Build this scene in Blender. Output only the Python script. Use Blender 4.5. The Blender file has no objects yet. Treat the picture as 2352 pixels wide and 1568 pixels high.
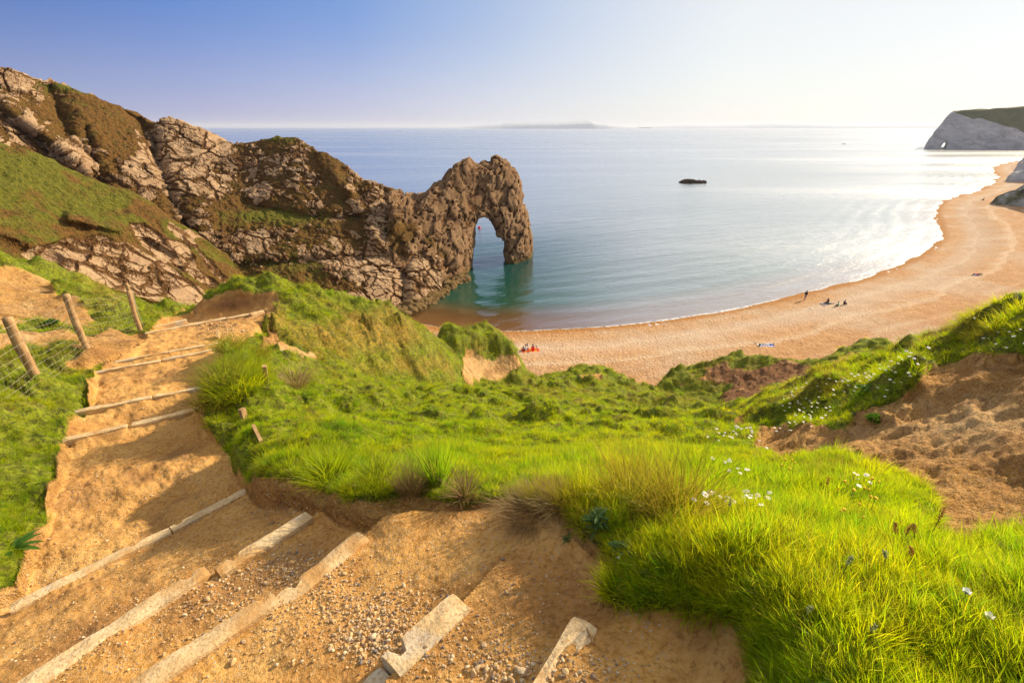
import bpy, bmesh, math, random
import numpy as np
from mathutils import Vector, Matrix
random.seed(7); RNG = np.random.default_rng(11)
SC = bpy.context.scene
COL = SC.collection
# ---------------------------------------------------------------- camera model (units: metres, sea level z = 0)
EYE = 30.0; F = 1112.0; PT = math.radians(23.9); CP, SP = math.cos(PT), math.sin(PT)
def ray(px, py):
    px = np.asarray(px, float); py = np.asarray(py, float)
    u = 784 - py
    return (px - 1176), F*CP + u*SP, u*CP - F*SP
def at(px, py, Y):                       # world point seen in direction (px,py) at forward distance Y
    a, b, c = ray(px, py); Y = np.asarray(Y, float)
    return np.stack([Y*a/b, Y + 0*a, EYE + Y*c/b], -1)
def atz(px, py, z):                      # world point on the level z
    a, b, c = ray(px, py); k = (z - EYE)/c
    return np.stack([a*k, b*k, EYE + c*k], -1)
def proj(x, y, z):
    z = z - EYE; d = y*CP - z*SP; u = y*SP + z*CP
    d = np.where(d < .05, .05, d)
    return 1176 + F*x/d, 784 - F*u/d
# ---------------------------------------------------------------- noise
def _h(i, s):
    i = (i*374761393 + s*668265263) & 0xffffffff
    i = ((i ^ (i >> 13))*1274126177) & 0xffffffff
    return ((i ^ (i >> 16)) & 0xffffff)/float(0xffffff)
def _hc(ix, iy, iz, s=0):
    return _h((ix.astype(np.int64)*73856093 ^ iy.astype(np.int64)*19349663 ^ iz.astype(np.int64)*83492791) & 0x7fffffff, s)
def noise(x, y, z=None, s=0):            # value noise, about -1..1
    x = np.asarray(x, float); y = np.asarray(y, float); z = np.zeros_like(x) if z is None else z
    ix, iy, iz = np.floor(x), np.floor(y), np.floor(z)
    fx, fy, fz = x-ix, y-iy, z-iz
    fx = fx*fx*(3-2*fx); fy = fy*fy*(3-2*fy); fz = fz*fz*(3-2*fz)
    r = 0
    for a in (0, 1):
        for b in (0, 1):
            for c in (0, 1):
                r = r + _hc(ix+a, iy+b, iz+c, s)*(fx if a else 1-fx)*(fy if b else 1-fy)*(fz if c else 1-fz)
    return r*2-1
def fbm(x, y, z=None, o=4, s=0, g=.5):
    r = 0; a = 1; t = 0
    for k in range(o):
        r = r + a*noise(x*2**k+k*7.3, y*2**k-k*3.1, None if z is None else z*2**k+k*1.7, s+k); t += a; a *= g
    return r/t
def ridged(x, y, z=None, o=4, s=0):
    r = 0; a = 1; t = 0
    for k in range(o):
        r = r + a*(1-np.abs(noise(x*2**k+k*5.3, y*2**k-k*2.1, None if z is None else z*2**k, s+k))*1.6); t += a; a *= .5
    return r/t
def voro(x, y, z, s=0, j=.9):            # F1, F2, cell random
    ix, iy, iz = np.floor(x), np.floor(y), np.floor(z)
    f1 = np.full(x.shape, 9.); f2 = np.full(x.shape, 9.); cid = np.zeros(x.shape)
    for a in (-1, 0, 1):
        for b in (-1, 0, 1):
            for c in (-1, 0, 1):
                cx, cy, cz = ix+a, iy+b, iz+c
                d = np.sqrt((cx+.5+j*(_hc(cx, cy, cz, s+1)-.5)-x)**2 + (cy+.5+j*(_hc(cx, cy, cz, s+2)-.5)-y)**2 + (cz+.5+j*(_hc(cx, cy, cz, s+3)-.5)-z)**2)
                h = _hc(cx, cy, cz, s+4)
                m = d < f1
                f2 = np.where(m, f1, np.minimum(f2, d)); cid = np.where(m, h, cid); f1 = np.where(m, d, f1)
    return f1, f2, cid
def sstep(a, b, x):
    t = np.clip((x-a)/(b-a), 0, 1); return t*t*(3-2*t)
def polyd(P, X, Y):                      # signed distance to a polygon, + inside
    P = np.asarray(P, float); n = len(P); d = np.full(X.shape, 1e18); ins = np.zeros(X.shape, bool)
    for i in range(n):
        ax, ay = P[i]; bx, by = P[(i+1) % n]
        ex, ey = bx-ax, by-ay; wx, wy = X-ax, Y-ay
        t = np.clip((wx*ex+wy*ey)/(ex*ex+ey*ey+1e-12), 0, 1)
        d = np.minimum(d, (wx-ex*t)**2+(wy-ey*t)**2)
        c = (ay > Y) != (by > Y)
        ins ^= c & (X < (bx-ax)*(Y-ay)/(by-ay+1e-12)+ax)
    return np.sqrt(d)*np.where(ins, 1, -1)
def lined(P, X, Y):                      # distance to open polyline, signed: + on the right-hand side
    P = np.asarray(P, float); d = np.full(X.shape, 1e18); sg = np.ones(X.shape)
    for i in range(len(P)-1):
        ax, ay = P[i]; ex, ey = P[i+1]-P[i]; wx, wy = X-ax, Y-ay
        t = np.clip((wx*ex+wy*ey)/(ex*ex+ey*ey), 0, 1)
        q = (wx-ex*t)**2+(wy-ey*t)**2; c = wx*ey-wy*ex
        m = q < d; sg = np.where(m, np.where(c > 0, 1, -1), sg); d = np.where(m, q, d)
    return np.sqrt(d)*sg
# ---------------------------------------------------------------- objects
def tag(o, label=None, cat=None, group=None, kind=None):
    if label: o['label'] = label
    if cat: o['category'] = cat
    if group: o['group'] = group
    if kind: o['kind'] = kind
    return o
def mesh_np(name, V, Fc, mats=(), smooth=True, attrs=None, parent=None, fmat=None):
    me = bpy.data.meshes.new(name); V = np.asarray(V, np.float32)
    if isinstance(Fc, np.ndarray):
        k = Fc.shape[1]; n = len(Fc)
        me.vertices.add(len(V)); me.vertices.foreach_set('co', V.ravel())
        me.loops.add(n*k); me.loops.foreach_set('vertex_index', Fc.astype(np.int32).ravel())
        me.polygons.add(n); me.polygons.foreach_set('loop_start', np.arange(0, n*k, k, dtype=np.int32))
        try: me.polygons.foreach_set('loop_total', np.full(n, k, np.int32))
        except Exception: pass
        me.update(calc_edges=True)
    else:
        me.from_pydata([tuple(map(float, v)) for v in V], [], [tuple(map(int, f)) for f in Fc])
    me.validate()
    if fmat is not None: me.polygons.foreach_set('material_index', np.asarray(fmat, np.int32))
    me.polygons.foreach_set('use_smooth', np.full(len(me.polygons), bool(smooth)))
    for k, a in (attrs or {}).items():
        at_ = me.attributes.new(k, 'FLOAT', 'POINT'); at_.data.foreach_set('value', np.asarray(a, np.float32).ravel())
    for m in mats: me.materials.append(m)
    o = bpy.data.objects.new(name, me); COL.objects.link(o)
    if parent is not None: o.parent = parent
    return o
def gridf(nu, nv):
    i = np.arange((nu-1)*(nv-1)); r = i//(nv-1)*nv + i % (nv-1)
    return np.stack([r, r+1, r+nv+1, r+nv], 1)
def empty(name, loc=(0, 0, 0), rz=0):
    o = bpy.data.objects.new(name, None); COL.objects.link(o); o.location = loc; o.rotation_euler = (0, 0, rz); o.empty_display_size = .2
    return o
def copy_tree(o, parent=None):
    c = o.copy(); COL.objects.link(c)
    if parent is not None: c.parent = parent
    for ch in list(o.children): copy_tree(ch, c)
    return c
# ---------------------------------------------------------------- materials
class NT:
    def __init__(s, name):
        s.m = bpy.data.materials.new(name); s.m.use_nodes = True; s.t = s.m.node_tree; s.t.nodes.clear()
        s.out = s.n('ShaderNodeOutputMaterial')
    def n(s, ty, **k):
        nd = s.t.nodes.new(ty)
        for a, v in k.items(): setattr(nd, a, v)
        return nd
    def l(s, a, b): s.t.links.new(a, b)
    def put(s, nd, key, v):
        if isinstance(v, bpy.types.NodeSocket): s.l(v, nd.inputs[key])
        elif v is not None:
            if isinstance(v, (tuple, list)) and len(v) == 3 and nd.inputs[key].type == 'RGBA': v = (*v, 1)
            nd.inputs[key].default_value = v
    def pos(s): return s.n('ShaderNodeNewGeometry').outputs['Position']
    def attr(s, name): return s.n('ShaderNodeAttribute', attribute_name=name).outputs['Fac']
    def noise(s, scale, detail=4, rough=.55, vec=None, dist=0):
        nd = s.n('ShaderNodeTexNoise'); s.put(nd, 'Scale', scale); s.put(nd, 'Detail', detail); s.put(nd, 'Roughness', rough); s.put(nd, 'Distortion', dist)
        s.l(vec or s.pos(), nd.inputs['Vector']); return nd.outputs['Fac']
    def vor(s, scale, vec=None, feature='F1', out='Distance'):
        nd = s.n('ShaderNodeTexVoronoi', feature=feature); s.put(nd, 'Scale', scale); s.l(vec or s.pos(), nd.inputs['Vector']); return nd.outputs[out]
    def scl(s, v, vec=None):
        nd = s.n('ShaderNodeVectorMath', operation='MULTIPLY'); s.l(vec or s.pos(), nd.inputs[0]); nd.inputs[1].default_value = v; return nd.outputs[0]
    def math(s, op, a, b=None, c=None, clamp=False):
        nd = s.n('ShaderNodeMath', operation=op, use_clamp=clamp)
        for i, v in enumerate((a, b, c)):
            if v is not None: s.put(nd, i, v)
        return nd.outputs[0]
    def rng(s, x, a, b, c=0., d=1.):
        nd = s.n('ShaderNodeMapRange', interpolation_type='SMOOTHSTEP'); s.put(nd, 'Value', x)
        for k, v in zip(('From Min', 'From Max', 'To Min', 'To Max'), (a, b, c, d)): nd.inputs[k].default_value = v
        return nd.outputs[0]
    def mix(s, f, a, b, mode='MIX'):
        nd = s.n('ShaderNodeMix', data_type='RGBA', blend_type=mode, clamp_factor=True)
        for i, v in ((0, f), (6, a), (7, b)):
            if isinstance(v, bpy.types.NodeSocket): s.l(v, nd.inputs[i])
            else: nd.inputs[i].default_value = (*v, 1) if isinstance(v, tuple) and len(v) == 3 else v
        return nd.outputs[2]
    def bump(s, h, strength=.5, dist=.05, normal=None):
        nd = s.n('ShaderNodeBump'); s.put(nd, 'Height', h); s.put(nd, 'Strength', strength); s.put(nd, 'Distance', dist)
        if normal is not None: s.l(normal, nd.inputs['Normal'])
        return nd.outputs[0]
    def bsdf(s, col, rough=.9, spec=.2, normal=None, **k):
        nd = s.n('ShaderNodeBsdfPrincipled'); s.put(nd, 'Base Color', col); s.put(nd, 'Roughness', rough); s.put(nd, 'Specular IOR Level', spec)
        if normal is not None: s.l(normal, nd.inputs['Normal'])
        for a, v in k.items(): s.put(nd, a, v)
        return nd.outputs[0]
    def fin(s, sh): s.l(sh, s.out.inputs['Surface']); return s.m
def simple(name, col, rough=.8, var=.25, sc=8, spec=.2, bump=.0):
    t = NT(name); f = t.noise(sc, 4)
    c = t.mix(t.rng(f, .3, .7), tuple(x*(1-var) for x in col), tuple(min(1, x*(1+var)) for x in col))
    return t.fin(t.bsdf(c, rough, spec, t.bump(f, bump, .02) if bump else None))
# ================================================================ foreground land: one height field on a polar grid
NEAR = [  # px, py, drop below the eye
 (0,1568,2.6),(350,1568,2.27),(700,1568,2.08),(900,1568,1.98),(1250,1568,1.78),(1500,1568,1.70),(1680,1568,1.66),(1850,1568,1.44),(2100,1568,1.38),(2352,1568,1.3),
 (30,1390,3.05),(300,1420,2.6),(590,1400,2.27),(800,1400,2.08),(1050,1390,1.95),(1200,1400,1.87),(1340,1440,1.78),(1500,1420,1.74),(1620,1470,1.68),(1800,1400,1.46),(2100,1400,1.40),(2352,1400,1.32),
 (0,1250,3.08),(330,1260,3.05),(500,1250,2.75),(600,1250,2.5),(800,1250,2.27),(1000,1250,2.15),(1200,1250,2.02),(1400,1250,1.80),(1330,1330,1.93),(1400,1390,1.84),(1500,1330,1.68),(1600,1250,1.62),(1800,1250,1.58),(2000,1250,1.58),(2200,1240,1.7),(2352,1230,1.6),
 (0,1150,3.15),(60,1150,3.22),(200,1150,3.25),(400,1195,3.1),(540,1140,3.05),(700,1190,2.5),(800,1140,2.3),(900,1130,2.25),(1050,1150,2.2),(1200,1150,2.1),(1300,1150,1.92),(1450,1150,1.88),(1650,1150,1.92),(1850,1150,1.9),(2050,1150,1.95),(2150,1160,2.0),(2352,1150,1.78),
 (0,1050,3.25),(60,1050,3.38),(110,1035,3.5),(300,1050,3.4),(540,1060,3.3),(625,1075,2.62),(750,1060,2.68),(900,1050,2.8),(1050,1050,2.8),(1200,1050,2.8),(1400,1050,2.7),(1550,1060,2.38),(1700,1050,2.75),(1780,1050,2.7),(1900,1060,2.3),(2050,1080,2.15),(2200,1080,2.1),(2352,1050,1.9),
 (120,1015,3.6),(290,980,3.6),(460,940,3.6),(0,950,3.2),(90,950,3.45),(560,1000,2.85),(600,970,3.15),(800,970,3.7),(1000,970,3.9),(1200,970,4.1),(1400,980,4.1),(1600,980,4.0),(1700,985,3.9),(1745,1000,3.7),(1800,1000,3.2),(1950,985,2.7),(2100,970,2.45),(2250,980,2.2),(2352,970,2.05),
 (170,945,3.75),(460,890,3.75),(215,855,4.2),(500,800,4.2),(265,830,4.3),(500,788,4.3),(335,765,5.0),(600,715,5.0),(450,742,5.0)]
FARP = [  # px, py, Y
 (90,885,6.28),(198,795,8.68),(322,752,12.),(520,900,5.4),(540,850,6.4),(540,790,8.1),(620,900,7.2),(700,900,8),(850,900,9.5),(1000,900,12),(1100,900,14),(1250,900,17),(1400,900,22),(1500,910,27),
 (620,800,10.6),(640,760,12.3),(590,770,11.3),(700,850,10.6),(850,860,13),(960,870,15.5),(1060,880,19),
 (650,672,15),(750,683,16),(850,697,17.2),(900,712,17.8),(960,740,18.8),(1000,765,19.4),(1040,810,20),(1062,850,20.3),(750,760,13.8),(900,790,15.6),(700,720,14.2),(620,722,14.0),
 (1010,757,26),(1060,756,26),(1140,762,26),(1185,790,26),(1195,825,26),(1100,790,24.8),(1150,850,24.3),(1080,825,23.6),(1080,872,21.5),(1130,885,21),
 (1200,852,27),(1250,862,28),(1300,856,29.5),(1350,841,31),(1390,858,31),(1430,880,32),(1500,892,34),(1530,898,34),
 (1560,940,25),(1650,965,17),(1600,925,30),(1520,878,39),(1560,847,39),(1600,850,38.5),(1650,823,39),(1700,819,39),(1790,816,38),(1830,832,37),(1890,834,36),(1930,802,35),(1980,788,35),(2040,794,35),(2056,812,34.5),
 (1700,885,33),(1690,940,20),(1850,860,32),(1950,835,31.5),(1800,890,27),(2000,850,26),
 (1700,928,9.5),(1800,893,8.6),(1900,862,7.8),(2000,832,7),(2100,805,6.6),(2160,782,6.2),(2200,750,5.9),(2250,722,5.6),(2300,700,5.4),(2352,678,5.2),(2450,640,4.9),(2650,600,4.5),
 (1700,960,8),(1800,960,5.6),(1900,920,5.4),(2000,900,5),(2100,860,4.6),(2160,830,5.0),(2250,800,4.8),(2352,790,4.3),(2200,862,4.4),(2352,868,3.8),(2500,860,3.3),
 (0,790,9),(0,740,11),(0,690,13),(0,640,15),(0,580,16),(73,600,16.5),(117,633,16.5),(176,656,16),(220,677,15),(255,703,14),(281,726,13.3),(310,750,12.6),(337,773,11.8),
 (330,722,20),(430,706,19),(380,745,16.5),(100,720,12.5),(200,760,11),(250,800,9.7),(150,840,8.2),(60,880,6.4),(0,880,6.2),
 (440,716,15.0),(470,686,15.2),(540,670,15.3),(620,671,15.1),(645,676,14.9),(455,742,14.3),(540,738,14.3),(-200,700,9),(-200,560,14),(-300,900,5),(-300,1200,2.6)]
HID = [  # px direction, Y, drop (out of sight, behind crests)
 (650,21,9),(750,22,11.5),(850,24,13.5),(900,25,14.5),(960,26,15.5),(1010,33,18),(1100,33,19),(1190,32,19.5),(1250,34,21),(1350,37,24),(1450,39,25.5),(1530,42,27),
 (1560,46,29.5),(1700,47,30),(1850,46,29),(1980,44,27),(2050,43,26),(1700,14,9.8),(1900,12,7.9),(2100,11,6.9),(2250,9,5.2),(2352,8,4.5),(1900,20,12.8),(2100,20,12),(2352,20,12),(2150,30,18),(2400,30,18.5),
 (2352,45,29),(2600,45,30),(2700,20,13),(0,24,11),(117,24,11.5),(220,22,10.5),(470,23,10.5),(600,23,10.5),(-200,28,13),
 (0,40,19),(200,40,19.5),(400,40,20),(600,40,21),(800,40,23),(1000,42,27),(0,60,31),(300,60,32),(600,60,32),(900,60,33),(1200,60,34),(1600,62,34),(2000,62,34),(2352,62,34),(-300,50,24),(2800,60,33),
 (2800,10,4.5),(2800,3,1.6),(-700,3,2.7),(-700,10,4.2),(-700,30,14)]
def _ctl():
    T, L, D = [], [], []
    for px, py, d in NEAR:
        a, b, c = ray(px, py); Y = -d*b/c; x = Y*a/b
        T.append(math.atan2(x, Y)); L.append(math.log(math.hypot(x, Y))); D.append(math.log(d))
    for px, py, Y in FARP:
        a, b, c = ray(px, py); x = Y*a/b; d = -Y*c/b
        T.append(math.atan2(x, Y)); L.append(math.log(math.hypot(x, Y))); D.append(math.log(d))
    for px, Y, d in HID:
        x = Y*(px-1176)/1040.
        T.append(math.atan2(x, Y)); L.append(math.log(math.hypot(x, Y))); D.append(math.log(d))
    for th in np.radians([-150, -100, -60, -30, 0, 30, 60, 100, 150]):
        for R in (.15, .5):
            T.append(th); L.append(math.log(R)); D.append(math.log(1.85-.25*math.sin(th)))
    for th in np.radians([-180, -130, 130, 180]):
        for R in (2, 8, 30): T.append(th); L.append(math.log(R)); D.append(math.log(1.7))
    return np.array(T), np.array(L), np.array(D)
CT, CL, CD = _ctl()
def _k(dt, dl):
    r2 = dt*dt*1.3 + dl*dl; return .5*r2*np.log(r2+1e-9)
_n = len(CT); _A = np.zeros((_n+3, _n+3))
_A[:_n, :_n] = _k(CT[:, None]-CT[None], CL[:, None]-CL[None]) + np.eye(_n)*2e-4
_A[:_n, _n] = 1; _A[:_n, _n+1] = CT; _A[:_n, _n+2] = CL; _A[_n:, :_n] = _A[:_n, _n:].T
_W = np.linalg.solve(_A, np.concatenate([CD, [0, 0, 0]]))
def base_drop(T, L):
    r = _W[_n] + _W[_n+1]*T + _W[_n+2]*L
    for i in range(_n): r = r + _W[i]*_k(T-CT[i], L-CL[i])
    return np.exp(np.clip(r, math.log(.5), math.log(40)))
_ct = np.radians(np.linspace(-66, 66, 330)); _cl = np.linspace(math.log(.85), math.log(68), 180)
_cg = base_drop(*np.meshgrid(_ct, _cl, indexing='ij'))
def coarse(T, L):
    i = np.clip((T-_ct[0])/(_ct[1]-_ct[0]), 1, 327.999); j = np.clip((L-_cl[0])/(_cl[1]-_cl[0]), 1, 177.999)
    a = i.astype(int); b = j.astype(int); r = 0
    def w(f): return [(-f+2*f*f-f**3)/2, (2-5*f*f+3*f**3)/2, (f+4*f*f-3*f**3)/2, (f**3-f*f)/2]
    wi, wj = w(i-a), w(j-b)
    for p in range(4):
        for q in range(4): r = r + wi[p]*wj[q]*_cg[a+p-1, b+q-1]
    return r
# steps: sleeper tops (pixel ends, drop)
STEP = [((1180,1660),(1345,1425),1.78),((880,1568),(1060,1380),1.96),((300,1590),(840,1225),2.27),((20,1590),(715,1180),2.5),((20,1395),(575,1122),3.05),
        ((115,1017),(465,938),3.6),((165,948),(470,888),3.75),((210,858),(505,798),4.2),((260,832),(508,786),4.3),((330,766),(605,713),5.0),((325,760),(430,733),5.2)]
def _pd(p, d):
    a, b, c = ray(*p); k = -d/c; return np.array([a*k, b*k])
SL = [(_pd(a, d), _pd(b, d), d) for a, b, d in STEP]
EARTH = [  # bare ground as seen: polygon, Ymin, Ymax, softness(px)
 ([(-400,1700),(-400,1420),(40,1340),(72,1250),(102,1150),(138,1065),(160,1005),(190,940),(196,885),(215,850),(262,820),(320,785),(345,768),(350,748),(440,722),(450,692),(500,676),(560,671),(635,673),(640,700),(618,722),(600,765),(560,775),(512,785),(500,830),(468,880),(462,950),(500,1000),(545,1050),(565,1110),(640,1120),(740,1150),(860,1175),(950,1158),(1050,1165),(1140,1158),(1200,1165),(1290,1195),(1340,1250),(1400,1290),(1405,1340),(1390,1380),(1480,1390),(1600,1400),(1680,1420),(1715,1480),(1730,1568),(1740,1700)],0,18,6),
 ([(2400,822),(2190,832),(2130,855),(2110,900),(2040,930),(1960,955),(1930,985),(1800,990),(1735,985),(1700,950),(1690,975),(1745,1050),(1800,1080),(1850,1062),(1950,1055),(2050,1085),(2120,1145),(2150,1190),(2100,1240),(2200,1262),(2400,1215)],0,7,5),
 ([(-60,604),(70,622),(120,648),(140,690),(190,700),(215,735),(140,745),(60,735),(0,745),(-60,740)],7,20,9),
 ([(250,750),(345,775),(300,800),(250,825),(185,850),(150,845),(190,800),(110,790),(-60,800),(-60,770),(120,760),(200,775)],6,14,8),
 ([(1075,795),(1110,830),(1140,838),(1175,815),(1195,835),(1165,870),(1120,865),(1075,880),(1062,860)],18,30,5),
 ([(640,790),(680,800),(720,826),(700,835),(640,812)],8,16,4),
 ([(1690,880),(1600,870),(1625,845),(1668,826),(1690,850),(1740,850),(1790,830),(1830,838),(1880,850),(1960,812),(2045,815),(1980,850),(1900,880),(1780,880),(1700,935),(1650,915)],22,48,9),
 ([(1330,862),(1385,860),(1370,885),(1340,880)],26,34,4),
 ([(600,720),(640,690),(625,760),(590,790),(640,800),(640,770)],9,16,5)]
def land(T, R, full=True):
    """height, bare-earth mask, path mask, tussock value at polar ground positions"""
    X, Y = R*np.sin(T), R*np.cos(T)
    D = coarse(T, np.log(R)); Z = EYE - D
    px, py = proj(X, Y, Z)
    wx = fbm(X*1.5, Y*1.5, o=3, s=3); wy = fbm(X*1.5+9, Y*1.5, o=3, s=5)
    jit = np.clip(R/3, 1, 3)
    qx = px + 26*wx/jit*1.6; qy = py + 20*wy/jit*1.6
    E = np.zeros(X.shape); path = np.zeros(X.shape)
    for i, (P, y0, y1, so) in enumerate(EARTH):
        near = (Y > y0) & (Y < y1)
        d = polyd(P, qx, qy); m = sstep(-so, so, d)*near
        E = np.maximum(E, m)
        if i == 0: path = sstep(-2, 14, polyd(P, px+8*wx/jit, py))*near
    # dirt steps
    sd = [(X-a[0])*(b[1]-a[1])/np.hypot(*(b-a)) - (Y-a[1])*(b[0]-a[0])/np.hypot(*(b-a)) for a, b, _ in SL]   # + on the uphill side
    # how far along each sleeper
    Zs = Z.copy(); fade = np.ones(X.shape)
    for i in range(len(SL)-1):
        if i in (4,): rise = .12
        else: rise = .13
        if i in (0, 1): rise = .10
        a, b, d = SL[i]; d2 = SL[i+1][2]
        inb = (sd[i] <= 0) & (sd[i+1] > 0)
        f = -sd[i]/(-sd[i]+sd[i+1]+1e-6)
        h = EYE - (d + rise + (d2-d-rise)*sstep(0, 1, f)*.5 + (d2-d-rise)*f*.5)
        Lb = np.hypot(*(b-a)); tt = ((X-a[0])*(b[0]-a[0])+(Y-a[1])*(b[1]-a[1]))/Lb-Lb
        Zs = np.where(inb, h, Zs); fade = np.where(inb, sstep(.32, .0, tt) if i < 5 else 1, fade)
    st = path*sstep(0, .15, sd[0]*-1+.05)*(Y < 14.2)*fade
    st = np.where(sd[-2] < 0, 0, st)
    dip = np.where(sd[0] > 0, .0, 1)
    Zp = Z*(1-st) + Zs*st
    # tussocks and sheep terraces on the grass
    g = (1-E)
    far = sstep(2.2, 7, R)
    ws = fbm(X*.35, Y*.35, o=3, s=21)
    f1, f2, cid = voro(X*.9+ws*1.2, Y*1.15, X*0+.5, s=31)
    tus = sstep(0, .55, .75-f1)*(cid > .45)
    f1b, f2b, cb = voro(X*.33+ws, Y*.42, X*0+.5, s=41)
    tusb = sstep(0, .6, .8-f1b)*(cb > .4)
    midm = sstep(15, 24, R)
    f3, f4, c3 = voro(X*2.1+ws, Y*2.3, X*0+.5, s=47); tuc = sstep(0, .6, .72-f3)*(c3 > .4)
    Zp += g*far*((tus-.3)*.17*(1+.4*midm) + (tuc-.3)*.10 + .16*fbm(X*2.6, Y*2.6, o=4, s=58, g=.6) + (tusb-.3)*(.14+.26*midm)*sstep(4, 12, R) + .25*fbm(X*1.1, Y*1.1, o=4, s=51)*sstep(3, 10, R) + .22*(ridged(X*.45+.8*ws, Y*1.2+.5*ws, o=3, s=52)-.4))
    Zp += g*midm*(.45*fbm(X*.22, Y*.22, o=3, s=55)+.22*ridged(X*.5, Y*.5, o=3, s=56)-.1)
    Zp += g*(1-far)*.05*fbm(X*2.2, Y*2.2, o=3, s=57)
    # turf stands proud of the bare ground
    Zp += g*np.where(R < 12, .05, .03)
    # bare ground relief
    np_ = E*(1-path)
    Zp += np_*(.13*(ridged(X*1.3+.7*wx, Y*1.3, Zp*2.8, o=5, s=61)-.45) + .06*fbm(X*4, Y*4, Zp*6, o=5, s=63, g=.65))*np.where(X > 0, np.clip(R/3.4, .7, 2.2), .9)*sstep(1.2, 2.6, R)
    Zp += np_*(1-sstep(1.2, 2.6, R))*.025*fbm(X*7, Y*7, Zp*7, o=5, s=66, g=.65)
    Zp += E*path*(.022*fbm(X*6, Y*6, o=5, s=71, g=.65) + .03*fbm(X*1.7, Y*1.7, o=3, s=73) - .012*np.clip(ridged(X*9, Y*9, o=3, s=75)-.8, 0, 1))*np.clip(R/2.5, .8, 2.5)
    return X, Y, Zp, E, path, np.clip(tus+.6*tuc+.4*tusb, 0, 1)
NT_, NR_ = 1100, 600
th = np.radians(np.linspace(-64, 64, NT_)); lr = np.linspace(math.log(.9), math.log(66), NR_)
gT, gL = np.meshgrid(th, lr, indexing='ij')
gX, gY, gZ, gE, gP, gTu = land(gT, np.exp(gL))
# colour fields with a place of their own: dry bracken-brown areas of turf
gpx, gpy = proj(gX, gY, gZ)
def blob(px, py, cx, cy, rx, ry): return np.exp(-(((px-cx)/rx)**2+((py-cy)/ry)**2))
def dryness(X, Y, Z):
    px, py = proj(X, Y, Z)
    d = np.zeros(X.shape)
    for c in [(820,770,150,60,.75),(900,840,150,30,.6),(640,740,40,60,.5),(1090,800,70,40,.4),(1130,1170,60,30,.5),(1260,1150,90,45,.9),(1480,1130,110,50,.65),(1900,1080,80,40,.25),(230,770,90,60,.45),(250,650,120,40,.5),(1700,860,220,60,.35),(2250,760,120,50,.45),(1800,1290,120,40,.35),(2050,1320,160,60,.4),(1230,900,120,20,.3),(1900,1190,80,40,.3),(60,900,80,60,.4)]:
        d = np.maximum(d, c[4]*blob(px, py, *c[:4]))
    return np.clip(d + .35*np.clip(fbm(X*.9, Y*.9, o=5, s=81, g=.65), -.2, 1)*1.9, 0, 1)
gD = dryness(gX, gY, gZ)
def redness(X, Y, Z):   # 0 pale sandy, .5 ochre, 1 dark / reddish soil
    px, py = proj(X, Y, Z); d = np.full(X.shape, .5)
    for c in [(1750,870,200,50,1.5,.5),(1620,860,40,20,-1,0),(1700,850,60,25,.6,0),(540,700,110,34,.5,0),(1180,1330,220,120,.12,0),(1120,840,70,40,-.75,0),(60,760,100,60,-.35,0),(60,640,80,40,-.2,0),(680,810,60,20,-.6,0),(2280,850,120,24,.25,0),(2200,1000,260,130,-.30,0),(1450,1400,200,200,.22,0),(1200,1200,150,60,-.1,0),(1650,1500,120,100,.3,0),(650,1150,80,40,.3,0)]:  # wide blob on the right bank pales its earth in place of fill light
        d = d + c[4]*blob(px, py, *c[:4])
    return np.clip(d + .28*fbm(X*1.3, Y*1.3, o=4, s=91), 0, 1)
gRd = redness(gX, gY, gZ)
def ZAT(x, y):            # ground height by bilinear look-up of the same grid
    x = np.asarray(x, float); y = np.asarray(y, float)
    T = np.arctan2(x, y); L = np.log(np.hypot(x, y))
    i = np.clip((T-th[0])/(th[1]-th[0]), 0, NT_-1.001); j = np.clip((L-lr[0])/(lr[1]-lr[0]), 0, NR_-1.001)
    a = i.astype(int); b = j.astype(int); fi = i-a; fj = j-b
    return gZ[a, b]*(1-fi)*(1-fj)+gZ[a+1, b]*fi*(1-fj)+gZ[a, b+1]*(1-fi)*fj+gZ[a+1, b+1]*fi*fj
_spx, _spy = gpx, gpy
def HIT(px, py):          # first ground point met in the direction (px,py)
    a, b, c = ray(px, py); T = math.atan2(a, b); i = int(round((T-th[0])/(th[1]-th[0]))); i = max(0, min(NT_-1, i))
    hd = math.hypot(a, b); R = np.exp(lr); dz = EYE + c/hd*R - gZ[i]
    k = np.argmax(dz < 0)
    if dz[k] >= 0: k = NR_-1
    r = R[k]
    if k > 0:
        t = dz[k-1]/(dz[k-1]-dz[k]+1e-9); r = R[k-1]+(R[k]-R[k-1])*t
    return np.array([r*a/hd, r*b/hd, EYE + c/hd*r])
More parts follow.
